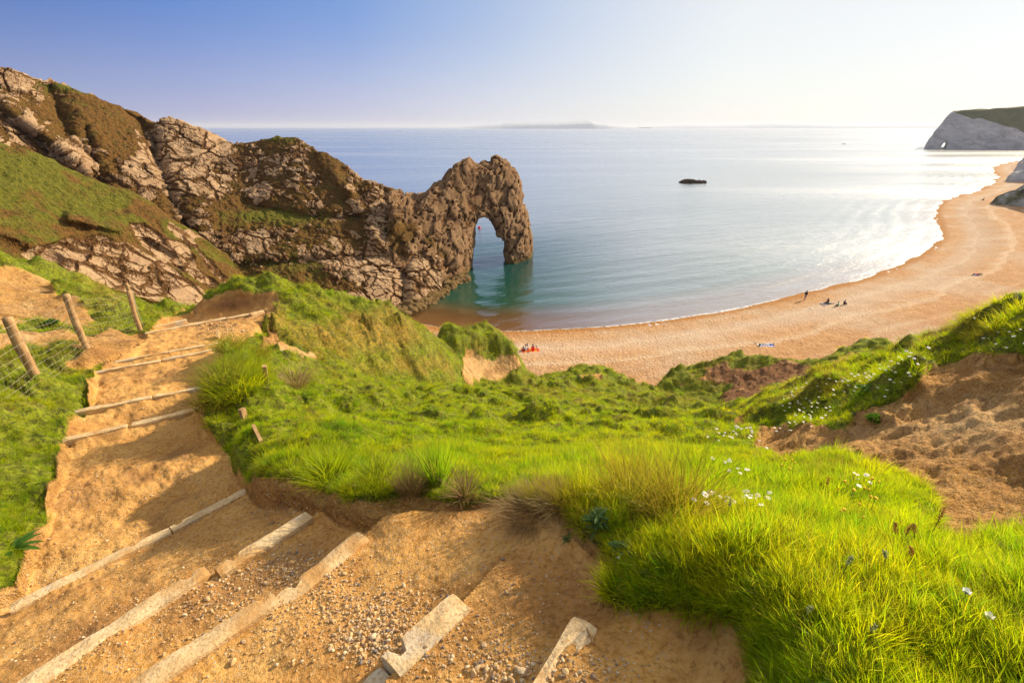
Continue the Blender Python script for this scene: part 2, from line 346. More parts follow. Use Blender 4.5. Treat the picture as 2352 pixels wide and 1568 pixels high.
def m_ground():
    t = NT('ground'); E = t.attr('earth'); D = t.attr('dry'); Rd = t.attr('red'); P = t.attr('path')
    n1 = t.noise(3.5, 6, .65); n2 = t.noise(38, 5, .7); n3 = t.noise(140, 3, .6)
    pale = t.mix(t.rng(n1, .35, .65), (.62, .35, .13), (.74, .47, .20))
    och = t.mix(t.rng(n1, .3, .7), (.44, .195, .035), (.62, .32, .07))
    dark = t.mix(t.rng(n1, .35, .65), (.115, .055, .025), (.24, .105, .04))
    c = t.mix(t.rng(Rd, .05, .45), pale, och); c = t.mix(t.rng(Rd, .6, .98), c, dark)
    c = t.mix(t.math('MULTIPLY', t.rng(n2, .3, .75, 0, .8), t.rng(Rd, .95, .6)), c, t.mix(.6, c, (.62, .44, .22)))
    nl_ = t.noise(1.3, 5, .68, dist=.5); c = t.mix(t.rng(nl_, .50, .66, 0, .65), c, (.27, .135, .05)); c = t.mix(t.rng(nl_, .46, .34, 0, .5), c, (.70, .44, .15)); n8 = t.noise(16, 5, .75); c = t.mix(t.rng(n8, .55, .68, 0, .6), c, (.20, .105, .045))
    nb_ = t.noise(9, 5, .7); c = t.mix(t.math('MULTIPLY', t.rng(nb_, .54, .70, 0, .45), t.math('SUBTRACT', 1., P)), c, (.20, .10, .05))
    st_ = t.noise(1, 4, .6, vec=t.scl((1.2, 1.2, 9))); c = t.mix(t.math('MULTIPLY', t.rng(st_, .55, .7, 0, .14), t.math('SUBTRACT', 1., P)), c, (.42, .34, .27))
    c = t.mix(t.rng(n2, .52, .3, 0, .6), c, (.16, .085, .035))
    cell = t.vor(85, out='Color'); sp = t.n('ShaderNodeSeparateColor'); t.l(cell, sp.inputs[0])
    peb = t.math('MULTIPLY', t.rng(sp.outputs[0], .80, .84), t.rng(t.vor(85), .42, .3))
    peb = t.math('MULTIPLY', peb, t.rng(n1, .42, .62))
    c = t.mix(peb, c, t.mix(sp.outputs[1], (.30, .27, .24), (.66, .58, .46)))
    gr = t.mix(t.rng(D, .15, .8), (.19, .22, .012), (.33, .21, .035))
    gr = t.mix(t.rng(n1, .4, .7, 0, .8), gr, (.07, .085, .015)); gr = t.mix(t.rng(n8, .45, .6, 0, .8), gr, (.035, .04, .012)); gr = t.mix(t.rng(nb_, .55, .7, 0, .6), gr, (.20, .14, .05))
    col = t.mix(t.rng(E, .25, .65), gr, c)
    h = t.math('ADD', t.math('ADD', t.math('MULTIPLY', n2, .6), t.math('MULTIPLY', n8, .9)), t.math('ADD', t.math('MULTIPLY', n3, .25), t.math('MULTIPLY', peb, .25)))
    big = t.bump(t.math('MULTIPLY', t.math('ADD', nb_, t.math('MULTIPLY', st_, .5)), t.math('MULTIPLY', t.math('SUBTRACT', 1., P), E)), 1., .16)
    return t.fin(t.bsdf(col, .95, .12, t.bump(h, .8, .022, big)))
GM = m_ground()
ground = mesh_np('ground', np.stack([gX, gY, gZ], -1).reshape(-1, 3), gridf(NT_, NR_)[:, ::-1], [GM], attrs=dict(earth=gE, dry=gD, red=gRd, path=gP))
tag(ground, kind='structure')
# ground under and behind the camera, joined to the hillside outside the frame
tb = np.radians(np.linspace(63.6, 360-63.6, 120)); rb = np.exp(np.linspace(math.log(.9), math.log(66), 80))
bT, bR = np.meshgrid(tb, rb, indexing='ij'); wrap = (bT-tb[0])/(tb[-1]-tb[0])
zR = gZ[-1]; zL = gZ[0]; zr = np.interp(rb, np.exp(lr), zR); zl = np.interp(rb, np.exp(lr), zL)
bZ = zr[None]*(1-sstep(0, 1, wrap)) + zl[None]*sstep(0, 1, wrap) + np.sin(wrap*math.pi)*rb[None]**.9*.25 + .02
V = [np.stack([bR*np.sin(bT), bR*np.cos(bT), bZ], -1).reshape(-1, 3)]
ob = mesh_np('hillside', V[0], gridf(120, 80)[:, ::-1], [GM], attrs=dict(earth=np.zeros(9600)+.1, dry=np.zeros(9600)+.3, red=np.zeros(9600)+.5, path=np.zeros(9600)))
tag(ob, kind='structure')
ta = np.linspace(0, 2*math.pi, 97)[:-1]; ra = np.linspace(.01, .92, 12)
tT, tR = np.meshgrid(ta, ra, indexing='ij')
zc = ZAT(np.sin(th[0::100])*.92, np.cos(th[0::100])*.92).mean()
fl = ZAT(np.sin(np.clip((tT+math.pi) % (2*math.pi)-math.pi, th[0], th[-1]))*.92, np.cos(np.clip((tT+math.pi) % (2*math.pi)-math.pi, th[0], th[-1]))*.92)
tZ = fl*(tR/.92)**2+zc*(1-(tR/.92)**2)
fa = gridf(96, 12); ex = np.array([[95*12+k, 95*12+k+1, k+1, k] for k in range(11)])
o = mesh_np('standing_ground', np.stack([tR*np.sin(tT), tR*np.cos(tT), tZ-.01], -1).reshape(-1, 3), np.concatenate([fa, ex])[:, ::-1], [GM], attrs=dict(earth=np.ones(1152), dry=np.zeros(1152), red=np.zeros(1152)+.5, path=np.ones(1152)))
tag(o, kind='structure')
# ================================================================ shore, beach, sea
WL = [(820,741),(905,738),(960,744),(1050,757),(1150,761),(1250,758),(1400,749),(1550,731),(1700,706),(1850,672),(1950,648),(2030,622),(2100,592),(2142,565),(2160,540),(2158,515),(2150,490),(2158,470),(2185,455),(2240,440),(2272,425),(2290,405),(2280,388),(2300,377),(2352,366),(2372,354),(2345,349)]
WLw = np.array([atz(p[0], p[1], 0.)[:2] for p in WL])
WLw = np.concatenate([[WLw[0]+[-60, -12]], WLw, [WLw[-1]+[300, 200]]])
def densify(P, n=4):
    P = np.asarray(P); Q = []
    for i in range(len(P)-1):
        p0 = P[max(i-1, 0)]; p1 = P[i]; p2 = P[i+1]; p3 = P[min(i+2, len(P)-1)]
        for k in range(n):
            t = k/n; Q.append(.5*((2*p1)+(-p0+p2)*t+(2*p0-5*p1+4*p2-p3)*t*t+(-p0+3*p1-3*p2+p3)*t**3))
    return np.array(Q+[P[-1]])
WLd = densify(WLw, 4)
_LP = np.concatenate([densify(WLw[1:-1], 4), [[4000, 900], [4000, -800], [-400, -800], [-400, WLw[0][1]-20]]])
def shored(X, Y):
    return np.abs(lined(WLd, X, Y))*np.sign(polyd(_LP, X, Y))
def polar(t0, t1, nt, r0, r1, nr):
    a = np.radians(np.linspace(t0, t1, nt)); b = np.exp(np.linspace(math.log(r0), math.log(r1), nr))
    return np.meshgrid(a, b, indexing='ij')
T, R = polar(-24, 64, 760, 38, 1700, 420); X, Y = R*np.sin(T), R*np.cos(T)
d = shored(X, Y)                      # + on the land side
dj = d + .5*fbm(X*.12, Y*.12, o=3, s=5)*np.clip(R/60, 1, 8)
Z = np.where(dj > 0, 1.5*sstep(0, 14, dj)*np.clip(dj/14, .35, 1) + np.clip(dj-10, 0, 60)*.03 + .03*dj.clip(0, 3), dj*.11)
Z = np.maximum(Z, -7) + (dj > 1)*(.10*fbm(X*.35, Y*.35, o=3, s=6) + .05*fbm(X*1.4, Y*1.4, o=3, s=8))
t = NT('shingle'); dd = t.attr('shore')
n = t.noise(.9, 5, .7); nb = t.noise(.06, 4, .6); n4 = t.noise(4.2, 3, .6); v = t.vor(2.4, vec=t.scl((1, 1.0, 1)))
c = t.mix(t.rng(n, .3, .7), (.40, .215, .090), (.56, .34, .165))
c = t.mix(t.rng(nb, .45, .65, 0, .75), c, (.52, .40, .28))
c = t.mix(t.rng(n4, .4, .68, 0, .6), c, (.30, .155, .07))
bnd = t.n('ShaderNodeTexNoise', noise_dimensions='1D'); bnd.inputs['Scale'].default_value = .28; t.l(t.math('ADD', dd, t.math('MULTIPLY', nb, 9)), bnd.inputs['W']); c = t.mix(t.rng(bnd.outputs['Fac'], .5, .7, 0, .5), c, (.40, .21, .10)); c = t.mix(t.rng(bnd.outputs['Fac'], .48, .32, 0, .45), c, (.60, .47, .33))
wet = t.rng(t.math('ADD', dd, t.math('MULTIPLY', n, 1.6)), 1.4, 3.4); c = t.mix(wet, (.36, .17, .05), c)
gry = t.math('MULTIPLY', t.rng(dd, 4, 7), t.rng(dd, 16, 9)); c = t.mix(t.math('MULTIPLY', gry, .5), c, (.50, .40, .30))
SM = t.fin(t.bsdf(c, .95, .1, t.bump(t.math('ADD', t.math('MULTIPLY', v, .55), t.math('ADD', n4, t.math('MULTIPLY', n, .6))), 1., .22)))
beach = tag(mesh_np('beach', np.stack([X, Y, Z], -1).reshape(-1, 3), gridf(*X.shape)[:, ::-1], [SM], attrs=dict(shore=d)), kind='structure')
# open sea bed is not modelled: the water is opaque beyond the shallows
T, R = polar(-75, 75, 620, 60, 24000, 520); X, Y = R*np.sin(T), R*np.cos(T)
d = -shored(X, Y)
_zc = np.clip(d/30, 0, 1)
near = (R < 900)
sw = .05*np.sin(d*1.1+2.2*fbm(X*.05, Y*.05, o=2, s=2))*sstep(0, 3, d)*sstep(60, 8, d)
ang = np.arctan2(X, Y)
left = sstep(.30, -.02, ang)              # sheltered deep clear water lies under the arch
t = NT('sea'); dist = t.attr('off'); lee = t.attr('lee')
p = t.pos()
deepc = t.mix(t.rng(dist, 6, 60), (.009, .060, .036), (.007, .050, .055))
deepc = t.mix(t.rng(dist, 60, 260), deepc, (.020, .075, .150))
shal = t.mix(t.rng(dist, 3, 14), (.20, .105, .03), deepc)
# far water: wind streaks
st = t.noise(1, 5, .6, vec=t.scl((.0022, .011, 1))); st2 = t.noise(1, 4, .6, vec=t.scl((.011, .05, 1)))
rough = t.math('ADD', .19, t.math('MULTIPLY', t.rng(st, .35, .68), .12))
vv = t.n('ShaderNodeVectorMath', operation='ADD'); t.l(p, vv.inputs[0]); vv.inputs[1].default_value = (0, 0, 0)
rot = t.n('ShaderNodeVectorRotate'); rot.inputs['Angle'].default_value = math.radians(-25); t.l(p, rot.inputs['Vector']); rot.inputs['Axis'].default_value = (0, 0, 1)
def sc3(v):
    nd = t.n('ShaderNodeVectorMath', operation='MULTIPLY'); t.l(rot.outputs[0], nd.inputs[0]); nd.inputs[1].default_value = v; return nd.outputs[0]
w1 = t.noise(1, 4, .55, vec=sc3((.35, 1.3, 1)), dist=.4); w2 = t.noise(1, 4, .6, vec=sc3((.09, .33, 1)), dist=.5); w3 = t.noise(1, 3, .5, vec=sc3((.010, .045, 1)))
h = t.math('ADD', t.math('MULTIPLY', w1, .30), t.math('ADD', t.math('MULTIPLY', w2, 1.0), t.math('MULTIPLY', w3, 2.4)))
lee = t.math('MULTIPLY', lee, t.rng(dist, 110, 45)); rough = t.math('MULTIPLY', rough, t.math('MULTIPLY_ADD', lee, -.6, 1.))
nrm = t.bump(h, t.math('MULTIPLY_ADD', lee, -.2, .42), .9)
body = t.bsdf(shal, .6, 0, nrm)
body = t.n('ShaderNodeBsdfDiffuse'); t.put(body, 'Color', shal); t.l(nrm, body.inputs['Normal']); body = body.outputs[0]
tr = t.n('ShaderNodeBsdfTransparent').outputs[0]
mx = t.n('ShaderNodeMixShader'); t.l(t.rng(t.math('ADD', dist, t.math('MULTIPLY', w2, 3)), 2.5, 16, .12, 1), mx.inputs[0]); t.l(tr, mx.inputs[1]); t.l(body, mx.inputs[2])
gl = t.n('ShaderNodeBsdfGlossy'); t.put(gl, 'Color', (1, 1, 1)); t.put(gl, 'Roughness', rough); t.l(nrm, gl.inputs['Normal'])
fr = t.n('ShaderNodeFresnel'); fr.inputs['IOR'].default_value = 1.34; t.l(nrm, fr.inputs['Normal'])
m2 = t.n('ShaderNodeMixShader'); t.l(t.math('MINIMUM', .78, t.math('MULTIPLY_ADD', fr.outputs[0], 1.12, t.math('MULTIPLY_ADD', lee, -.28, .31), clamp=True)), m2.inputs[0]); t.l(mx.outputs[0], m2.inputs[1]); t.l(gl.outputs[0], m2.inputs[2])
foamn = t.noise(1.1, 5, .7)
fm = t.math('MULTIPLY', t.rng(t.math('ADD', dist, t.math('MULTIPLY', foamn, 1.2)), 1.2, .5), t.rng(foamn, .40, .56))
fm2 = t.math('MULTIPLY', t.math('MULTIPLY', t.rng(dist, 5.6, 4.6), t.rng(dist, 3.4, 4.4)), t.rng(t.noise(.5, 5, .7), .60, .68, 0, .15))
fo = t.bsdf((.8, .8, .76), .8, .1)
m3 = t.n('ShaderNodeMixShader'); t.l(t.math('MAXIMUM', t.math('MULTIPLY', fm, .6), fm2), m3.inputs[0]); t.l(m2.outputs[0], m3.inputs[1]); t.l(fo, m3.inputs[2])
SEAM = t.fin(m3.outputs[0])
Zs_ = sw*near + .0
keep = d > -14
Fq = gridf(*X.shape)[:, ::-1]; kf = keep.ravel()[Fq].any(1)
sea = tag(mesh_np('sea', np.stack([X, Y, Zs_], -1).reshape(-1, 3), Fq[kf], [SEAM], attrs=dict(off=d, lee=left)), kind='structure')
# ================================================================ rock land
def m_rock(name, tint=(1, 1, 1), hz=0):
    t = NT(name); V = t.attr('veg'); C = t.attr('crack'); cell = t.attr('cell'); G = t.attr('green'); A = t.attr('alg')
    n1 = t.noise(.5, 6, .65); n2 = t.noise(2.6, 5, .7); n3 = t.noise(9, 3, .6)
    def k(c): return tuple(a*b for a, b in zip(c, tint))
    rock = t.mix(cell, k((.36, .225, .115)), k((.60, .43, .26)))
    rock = t.mix(t.rng(n1, .35, .7, 0, .6), rock, k((.38, .24, .145)))
    rock = t.mix(t.rng(n2, .5, .75, 0, .55), rock, k((.22, .12, .06)))
    rock = t.mix(t.rng(C, .10, .02), rock, k((.15, .075, .028)))
    rock = t.mix(A, rock, k((.20, .16, .045)))
    vg = t.mix(t.rng(n2, .35, .65), (.19, .092, .024), (.075, .048, .014)); vg = t.mix(t.rng(n3, .5, .7, 0, .5), vg, (.27, .16, .05)); vg = t.mix(t.rng(n1, .5, .68, 0, .6), vg, (.10, .085, .018))
    gr = t.mix(t.rng(n2, .35, .65), (.16, .15, .018), (.07, .085, .012)); gr = t.mix(t.rng(n3, .5, .7, 0, .6), gr, (.26, .21, .04))
    vg = t.mix(t.rng(t.math('ADD', G, t.math('MULTIPLY', t.math('SUBTRACT', n1, .5), .9)), .35, .75), vg, gr)
    f = t.rng(t.math('ADD', V, t.math('MULTIPLY', t.math('SUBTRACT', n2, .5), .45)), .42, .58)
    col = t.mix(f, rock, vg)
    h = t.math('ADD', n2, t.math('MULTIPLY', n3, .7))
    return t.fin(t.bsdf(col, .95, .1, t.bump(h, 1., .35)))
RM = m_rock('limestone')
def crag(P, N, vegmask, sc=.42, amp=.5, dip=(.35, -.6), seed=0, an=(1, 1, 1), wr=1.):
    """displace a surface into cracked blocks; returns points, attributes"""
    X, Y, Z = P[..., 0], P[..., 1], P[..., 2]
    a = dip[0]; c, s = math.cos(a), math.sin(a)
    wu = fbm(X*.18, Y*.18, Z*.18, o=4, s=seed+3); ww = fbm(X*.18+40, Y*.18, Z*.18, o=4, s=seed+9)
    ju = fbm(X*1.7, Y*1.7, Z*1.7, o=3, s=seed+33)*.32; jw = fbm(X*1.7+9, Y*1.7, Z*1.7, o=3, s=seed+35)*.32
    U = X*c - Z*s + ju; W = X*s + Z*c + jw
    f1, f2, cid = voro((U+2.2*wr*wu)*sc*an[0], Y*sc*an[1], (W+2.2*wr*ww)*sc*an[2], s=seed+11)
    edge = f2-f1
    g1, g2, gid = voro((U+1.2*wu)*sc*.36, Y*sc*.36, (W+1.6*ww)*sc*.55, s=seed+13)
    h1, h2, hid = voro(U*sc*2.3+wu, Y*sc*2.3, W*sc*2.9+ww, s=seed+17)
    k1, k2, kid = voro(U*sc*5+wu, Y*sc*5, W*sc*6+ww, s=seed+27)
    rock = 1-vegmask
    fine = sstep(-.1, .25, fbm(X*.3, Y*.3, Z*.3, o=3, s=seed+41)+.15*(gid-.5))     # where the rock is shattered small
    open_ = .35+.65*sstep(-.25, .25, fbm(X*.5, Y*.5, Z*.5, o=3, s=seed+43))        # how far the joints gape
    tilt = ((cid*7.3 % 1)-.5)*f1*1.3; tilh = ((hid*5.1 % 1)-.5)
    rgh = fbm(X*1.6, Y*1.6, Z*1.6, o=4, s=seed+23)
    hh = amp*rock*(sstep(0, .09, edge)*(.22+.45*cid)*open_ + tilt*.4 + sstep(0, .08, g2-g1)*(.3+gid*.8) + fine*(sstep(0, .1, h2-h1)*(.12+.5*hid)+tilh*.15+.14*sstep(0, .1, k2-k1)*kid) + .30*rgh)
    hh = hh + vegmask*amp*(.10+.7*rgh+1.3*(ridged(X*.33, Y*.33, Z*.16, o=5, s=seed+19)-.3)) + amp*1.4*fbm(X*.10, Y*.10, Z*.10, o=3, s=seed+21)
    bd = (X*math.sin(.75)+Z*math.cos(.75)+1.6*ww+.5*jw)*.30; fr_ = bd-np.floor(bd); bon = sstep(-.1, .2, fbm(X*.12, Y*.12, Z*.12, o=2, s=seed+51))
    hh = hh + amp*rock*.75*bon*(sstep(0, .08, fr_)*(1-fr_*.9))
    crack = np.minimum(np.minimum(edge/open_, (g2-g1)*.9), np.where(fine > .4, (h2-h1)*1.0+.02, .3))
    crack = np.minimum(crack, np.where(bon > .4, np.minimum(fr_, 1-fr_)*1.2, .3))
    return P + N*hh[..., None], crack, np.clip(.5*cid+.3*hid+.2*kid, 0, 1)
def gnorm(P):
    a = np.gradient(P, axis=0); b = np.gradient(P, axis=1); n = np.cross(a, b); return n/(np.linalg.norm(n, axis=-1, keepdims=True)+1e-9)
def interp(tab, x):
    tab = np.array(tab, float); return np.interp(x, tab[:, 0], tab[:, 1])
def loft(name, crest, Yc, base, Yb, px0, px1, nu, nv, prof, back, veg_f, green_f, rough, **kw):
    U, Vv = np.meshgrid(np.linspace(px0, px1, nu), np.linspace(0, 1, nv), indexing='ij')
    cy = interp(crest, U); yc = interp(Yc, U); by = interp(base, U); yb = interp(Yb, U)
    py = cy + (by-cy)*Vv
    q = prof(U, Vv)
    yy = yc + (yb-yc)*q
    yy = yy + rough(U, py)
    P = at(U, py, yy)
    # rounded top running back from the crest
    nb = 26; k = np.linspace(1, 0, nb, endpoint=False)
    top = P[:, :1]; B = top + np.stack([k*0, k*back[0], -(k**1.6)*back[1]], -1)[None]
    B[..., 2] += .0
    P = np.concatenate([B, P], 1); PX = np.concatenate([np.repeat(U[:, :1], nb, 1), U], 1); PY = np.concatenate([np.repeat(py[:, :1], nb, 1)-2, py], 1)
    N = gnorm(P)
    if (N[nu//2, -nv//2]*np.array([0, -1, .4])).sum() < 0: N = -N
    veg = np.clip(veg_f(PX, PY, P), 0, 1)
    hard = sstep(.64, .36, veg + .55*fbm(P[..., 0]*.9, P[..., 1]*.9, P[..., 2]*1.3, o=5, s=77, g=.65))
    P2, crack, cell = crag(P, N, 1-hard, **kw)
    o = mesh_np(name, P2.reshape(-1, 3), gridf(*P2.shape[:2]), [RM], smooth=False, attrs=dict(veg=1-hard, crack=crack, cell=cell, green=np.clip(green_f(PX, PY, P), 0, 1), alg=np.zeros(crack.shape)))
    return tag(o, kind='structure'), P2
def bl(px, py, L):
    r = 0
    for cx, cy, rx, ry, a in L: r = r + a*blob(px, py, cx, cy, rx, ry)
    return r
def band(px, py, pts, w):     # soft line mask through pixel points
    d = np.abs(lined(np.array(pts, float), px, py)); return np.exp(-(d/w)**2)
# ---- massif with the long ridge
crestB = [(-420,40),(0,156),(33,164),(59,179),(132,197),(198,215),(231,229),(270,245),(306,255),(333,271),(363,283),(372,276),(399,276),(422,288),(461,299),(504,326),(544,331),(570,331),(610,318),(643,315),(685,321),(725,346),(739,350),(778,369),(824,409),(870,422),(897,432),(923,450),(946,448),(979,446),(1010,470)]
crestB = [(a, b+2) for a, b in crestB]
YcB = [(-420,70),(0,84),(200,92),(400,100),(600,105),(740,104),(850,104),(930,106),(1010,110)]
baseB = [(-420,620),(0,640),(300,700),(500,745),(700,750),(860,742),(923,722),(963,703),(990,684),(1010,672)]
YbB = [(-420,48),(0,52),(300,60),(500,66),(700,72),(860,76),(923,79.5),(963,84),(990,88.5),(1010,91)]
def profB(U, V): return V**.85
def roughB(px, py):
    r = 1.6*fbm(px*.006, py*.006, o=3, s=101)
    # gullies running down the face, and the deep groove left of the main face
    for pts, w, a in [([(300,255),(355,330),(372,400),(400,470),(450,560),(530,660)],14,3.4),([(110,200),(150,300),(230,420)],22,2.4),([(742,352),(770,400),(800,440)],16,-1.5),
                      ([(880,440),(905,520),(925,600),(925,700)],16,3.2),([(800,430),(850,520),(870,560)],12,-1.6),([(560,470),(700,500),(860,500)],12,1.4),([(560,610),(720,600),(880,590)],12,1.2),([(195,300),(215,350),(216,400)],10,2.0),([(20,250),(120,320),(205,390)],14,-3.0)]:
        r = r + a*band(px, py, pts, w)
    return r
def vegB(px, py, P):
    v = .51 + .46*fbm(px*.022, py*.034, o=5, s=111, g=.6) + bl(px, py, [(170,260,130,50,.55),(260,330,60,60,.4),(640,322,60,14,.6),(760,390,32,60,.55),(560,480,60,30,.4),(640,500,120,22,.5),(560,620,120,40,.35),(720,660,110,26,.35),(905,520,26,60,.6),(940,570,30,40,.3),(100,400,90,40,.3),(430,420,50,30,-.2),(480,350,90,40,-.2),
        (600,440,60,30,-.3),(870,500,30,50,-.6),(820,590,90,14,-.6),(880,640,60,24,-.8),(560,560,60,30,-.4),(420,300,50,24,-.8),(50,290,60,40,-.5),(150,360,50,30,-.55),(340,400,30,50,-.6),(400,380,60,60,-.35),(40,200,30,20,-.5),(900,690,90,20,-.8),(780,690,60,14,-.5),(960,640,60,60,-.6),(960,480,50,30,-.5)])
    up = 0
    return v + up
def greenB(px, py, P): return .22 + bl(px, py, [(120,200,200,20,.4),(640,500,160,24,.5),(640,322,70,14,.4),(700,610,180,60,.35),(900,510,30,60,.35),(150,280,120,60,.15)])
hl, PB = loft('headland', crestB, YcB, baseB, YbB, -420, 1010, 1150, 420, profB, (26, 30), vegB, greenB, roughB, sc=.62, amp=.46, seed=1, an=(1, .9, 1.5), wr=.75)
# ---- nearer spur on the left: grass over bedded stone
crestC = [(-420,210),(-150,290),(0,329),(49,342),(132,382),(198,411),(247,428),(297,444),(363,490),(428,527),(455,550),(478,586),(527,629),(560,660),(600,700)]
YcC = [(-420,46),(0,56),(250,62),(430,66),(560,68),(600,68)]
baseC = [(-420,700),(0,700),(300,760),(480,780),(600,780)]
YbC = [(-420,20),(0,30),(150,36),(300,40),(480,46),(600,52)]
def profC(U, V): return V**.9
def roughC(px, py):
    r = .8*fbm(px*.01, py*.01, o=3, s=131)
    r = r + 2.2*band(px, py, [(0,560),(60,590),(120,600)], 26)
    r = r - 1.6*band(px, py, [(160,500),(270,525),(345,545),(400,575),(470,640)], 12)
    r = r + 1.8*band(px, py, [(300,530),(360,560),(430,600),(480,650)], 16)
    r = r + 2.0*band(px, py, [(130,640),(250,690),(400,720)], 16)
    return r
PAN = [(50,580),(165,540),(230,535),(290,553),(345,573),(385,590),(430,632),(480,672),(500,720),(400,720),(300,705),(180,650),(60,590)]
HON = [(300,512),(330,510),(400,545),(440,560),(470,620),(520,660),(470,650),(400,600),(330,560)]
STR = [(390,505),(440,530),(470,580),(545,655),(520,660),(455,575),(420,545),(385,520)]
def vegC(px, py, P):
    m = sstep(-6, 6, polyd(PAN, px, py)); h = sstep(-4, 4, polyd(HON, px, py)); s_ = sstep(-3, 3, polyd(STR, px, py))
    n = fbm(px*.03, py*.03, o=4, s=141)
    return 1.0 - .85*np.maximum(np.maximum(m, h), s_) + .22*n*m + .9*band(px, py, [(110,600),(200,640),(300,680),(420,700)], 6)
def greenC(px, py, P): return .58 + .35*fbm((px+py*.8)*.012, (py-px*.5)*.07, o=4, s=7) + .3*fbm(px*.02, py*.03, o=3, s=5) + bl(px, py, [(60,400,90,40,.4),(120,520,60,40,.0),(250,470,90,20,.35),(360,610,60,20,.1)]) - .5*sstep(-10, 10, polyd(PAN, px, py)) - .5*sstep(-10, 10, polyd(HON, px, py)) - bl(px, py, [(330,480,80,16,.4),(20,560,60,40,.3),(200,520,60,16,.3)])
spur, PC = loft('hill', crestC, YcC, baseC, YbC, -420, 600, 820, 400, profC, (14, 16), vegC, greenC, roughC, sc=.62, amp=.36, seed=5, an=(1, .8, 1), wr=.3)
# ---- the rock arch: implicit solid, meshed by surface nets
def surface_nets(S, org, h):
    nx, ny, nz = S.shape; ins = S < 0
    c = np.zeros((nx-1, ny-1, nz-1), int); acc = np.zeros((nx-1, ny-1, nz-1, 3)); cnt = np.zeros((nx-1, ny-1, nz-1))
    cor = [(i, j, k) for i in (0, 1) for j in (0, 1) for k in (0, 1)]
    def sub(a): return S[a[0]:nx-1+a[0], a[1]:ny-1+a[1], a[2]:nz-1+a[2]]
    for a in cor:
        for ax in range(3):
            if a[ax] == 0:
                b = list(a); b[ax] = 1; sa, sb = sub(a), sub(b); m = (sa < 0) != (sb < 0)
                t = np.where(m, sa/(sa-sb+1e-12), 0)
                for q in range(3): acc[..., q] += m*(a[q] + (t if q == ax else 0))
                cnt += m
    act = cnt > 0; idx = -np.ones(act.shape, int); idx[act] = np.arange(act.sum())
    ii = np.argwhere(act); V = (ii + acc[act]/cnt[act][:, None])*h + org
    Fs = []
    for ax in range(3):
        o1, o2 = [(1, 2), (2, 0), (0, 1)][ax]
        sl0 = [slice(None)]*3; sl1 = [slice(None)]*3; sl0[ax] = slice(0, -1); sl1[ax] = slice(1, None)
        a = ins[tuple(sl0)]; b = ins[tuple(sl1)]
        e = np.argwhere(a != b); e = e[(e[:, o1] > 0) & (e[:, o2] > 0) & (e[:, o1] < S.shape[o1]-1) & (e[:, o2] < S.shape[o2]-1)]
        fl = a[tuple(e.T)]
        def ix(d1, d2):
            q = e.copy(); q[:, o1] -= d1; q[:, o2] -= d2; return idx[tuple(q.T)]
        f = np.stack([ix(1, 1), ix(0, 1), ix(0, 0), ix(1, 0)], 1)
        f[~fl] = f[~fl][:, ::-1]; Fs.append(f)
    return V, np.concatenate(Fs)
A0 = np.array([-24., 99.]); A1 = np.array([6., 124.5]); AD = (A1-A0)/np.linalg.norm(A1-A0); AN = np.array([AD[1], -AD[0]])   # AN points to the camera side
def onplane(px, py):
    a, b, c = ray(px, py); k = (A0@AN)/(a*AN[0]+b*AN[1]); p = np.array([a*k, b*k]); return [(p-A0)@AD, EYE+c*k]
outl = [(900,437),(923,452),(946,448),(960,452),(979,443),(1002,419),(1017,415),(1022,399),(1042,381),(1060,372),(1078,364),(1091,376),(1108,374),(1114,371),(1128,374),(1129,364),(1144,359),(1161,369),(1184,392),(1197,419),(1203,472),(1213,505),(1220,531),(1224,566),(1219,640),(1163,640),(1160,590),(1159,551),(1150,543),(1141,537),(1136,520),(1131,504),(1122,497),(1114,495),(1104,496),(1098,501),(1090,518),(1087,551),(1085,585),(1083,612),(1083,690),(900,760)]
OP = np.array([onplane(*p) for p in outl])
h = .40; umin, umax = OP[:, 0].min()-3, OP[:, 0].max()+3
gu = np.arange(umin, umax, h); gw = np.arange(-15, 13, h); gz = np.arange(-4, OP[:, 1].max()+3, h)
U2, Z2 = np.meshgrid(gu, gz, indexing='ij')
U2w = U2+.35*fbm(U2*.6, Z2*.6, o=3, s=201); Z2w = Z2+.35*fbm(U2*.6+9, Z2*.6, o=3, s=203)
d2 = polyd(OP, U2w, Z2w)
# half thickness towards camera (front) grows at the foot and to the left; back thinner
uf = (U2-0)/np.linalg.norm(A1-A0)
Tf = 3.6 + 7.0*sstep(.70, .1, uf)*sstep(22, -2, Z2)*1.2 + 1.8*sstep(18, 0, Z2)
Tb = 4.0 + 1.5*sstep(18, 0, Z2)
Rr = 3.2; e2 = np.clip(1-d2/Rr, 0, None)
U3, W3, Z3 = np.meshgrid(gu, gw, gz, indexing='ij')
Th = np.where(W3 > 0, Tf[:, None, :], Tb[:, None, :])
q = np.sqrt((np.abs(W3)/Th)**2.6 + np.minimum(e2, 2.5)[:, None, :]**2.6)
S = (q-1)*2.6
S = np.maximum(S, -d2[:, None, :]*.9)
wx_, wy_, wz_ = [fbm(U3*.2+a, W3*.2, Z3*.2+a, o=3, s=210+a) for a in (0, 7, 13)]
f1, f2, c1 = voro(U3*.38+wx_, W3*.38+wy_, Z3*.30+wz_, s=221); g1, g2, c2 = voro(U3*.95+wx_, W3*.95+wy_, Z3*.8+wz_, s=227)
S = S - .75*sstep(0, .12, f2-f1)*(.4+c1) - .30*sstep(0, .12, g2-g1)*(.3+c2) - .5*fbm(U3*.14, W3*.14, Z3*.14, o=4, s=231) + .55
V, Fa = surface_nets(S, np.array([gu[0], gw[0], gz[0]]), h)
def lk(A):
    i = np.clip(((V-np.array([gu[0], gw[0], gz[0]]))/h).round().astype(int), 0, np.array(A.shape)-1); return A[tuple(i.T)]
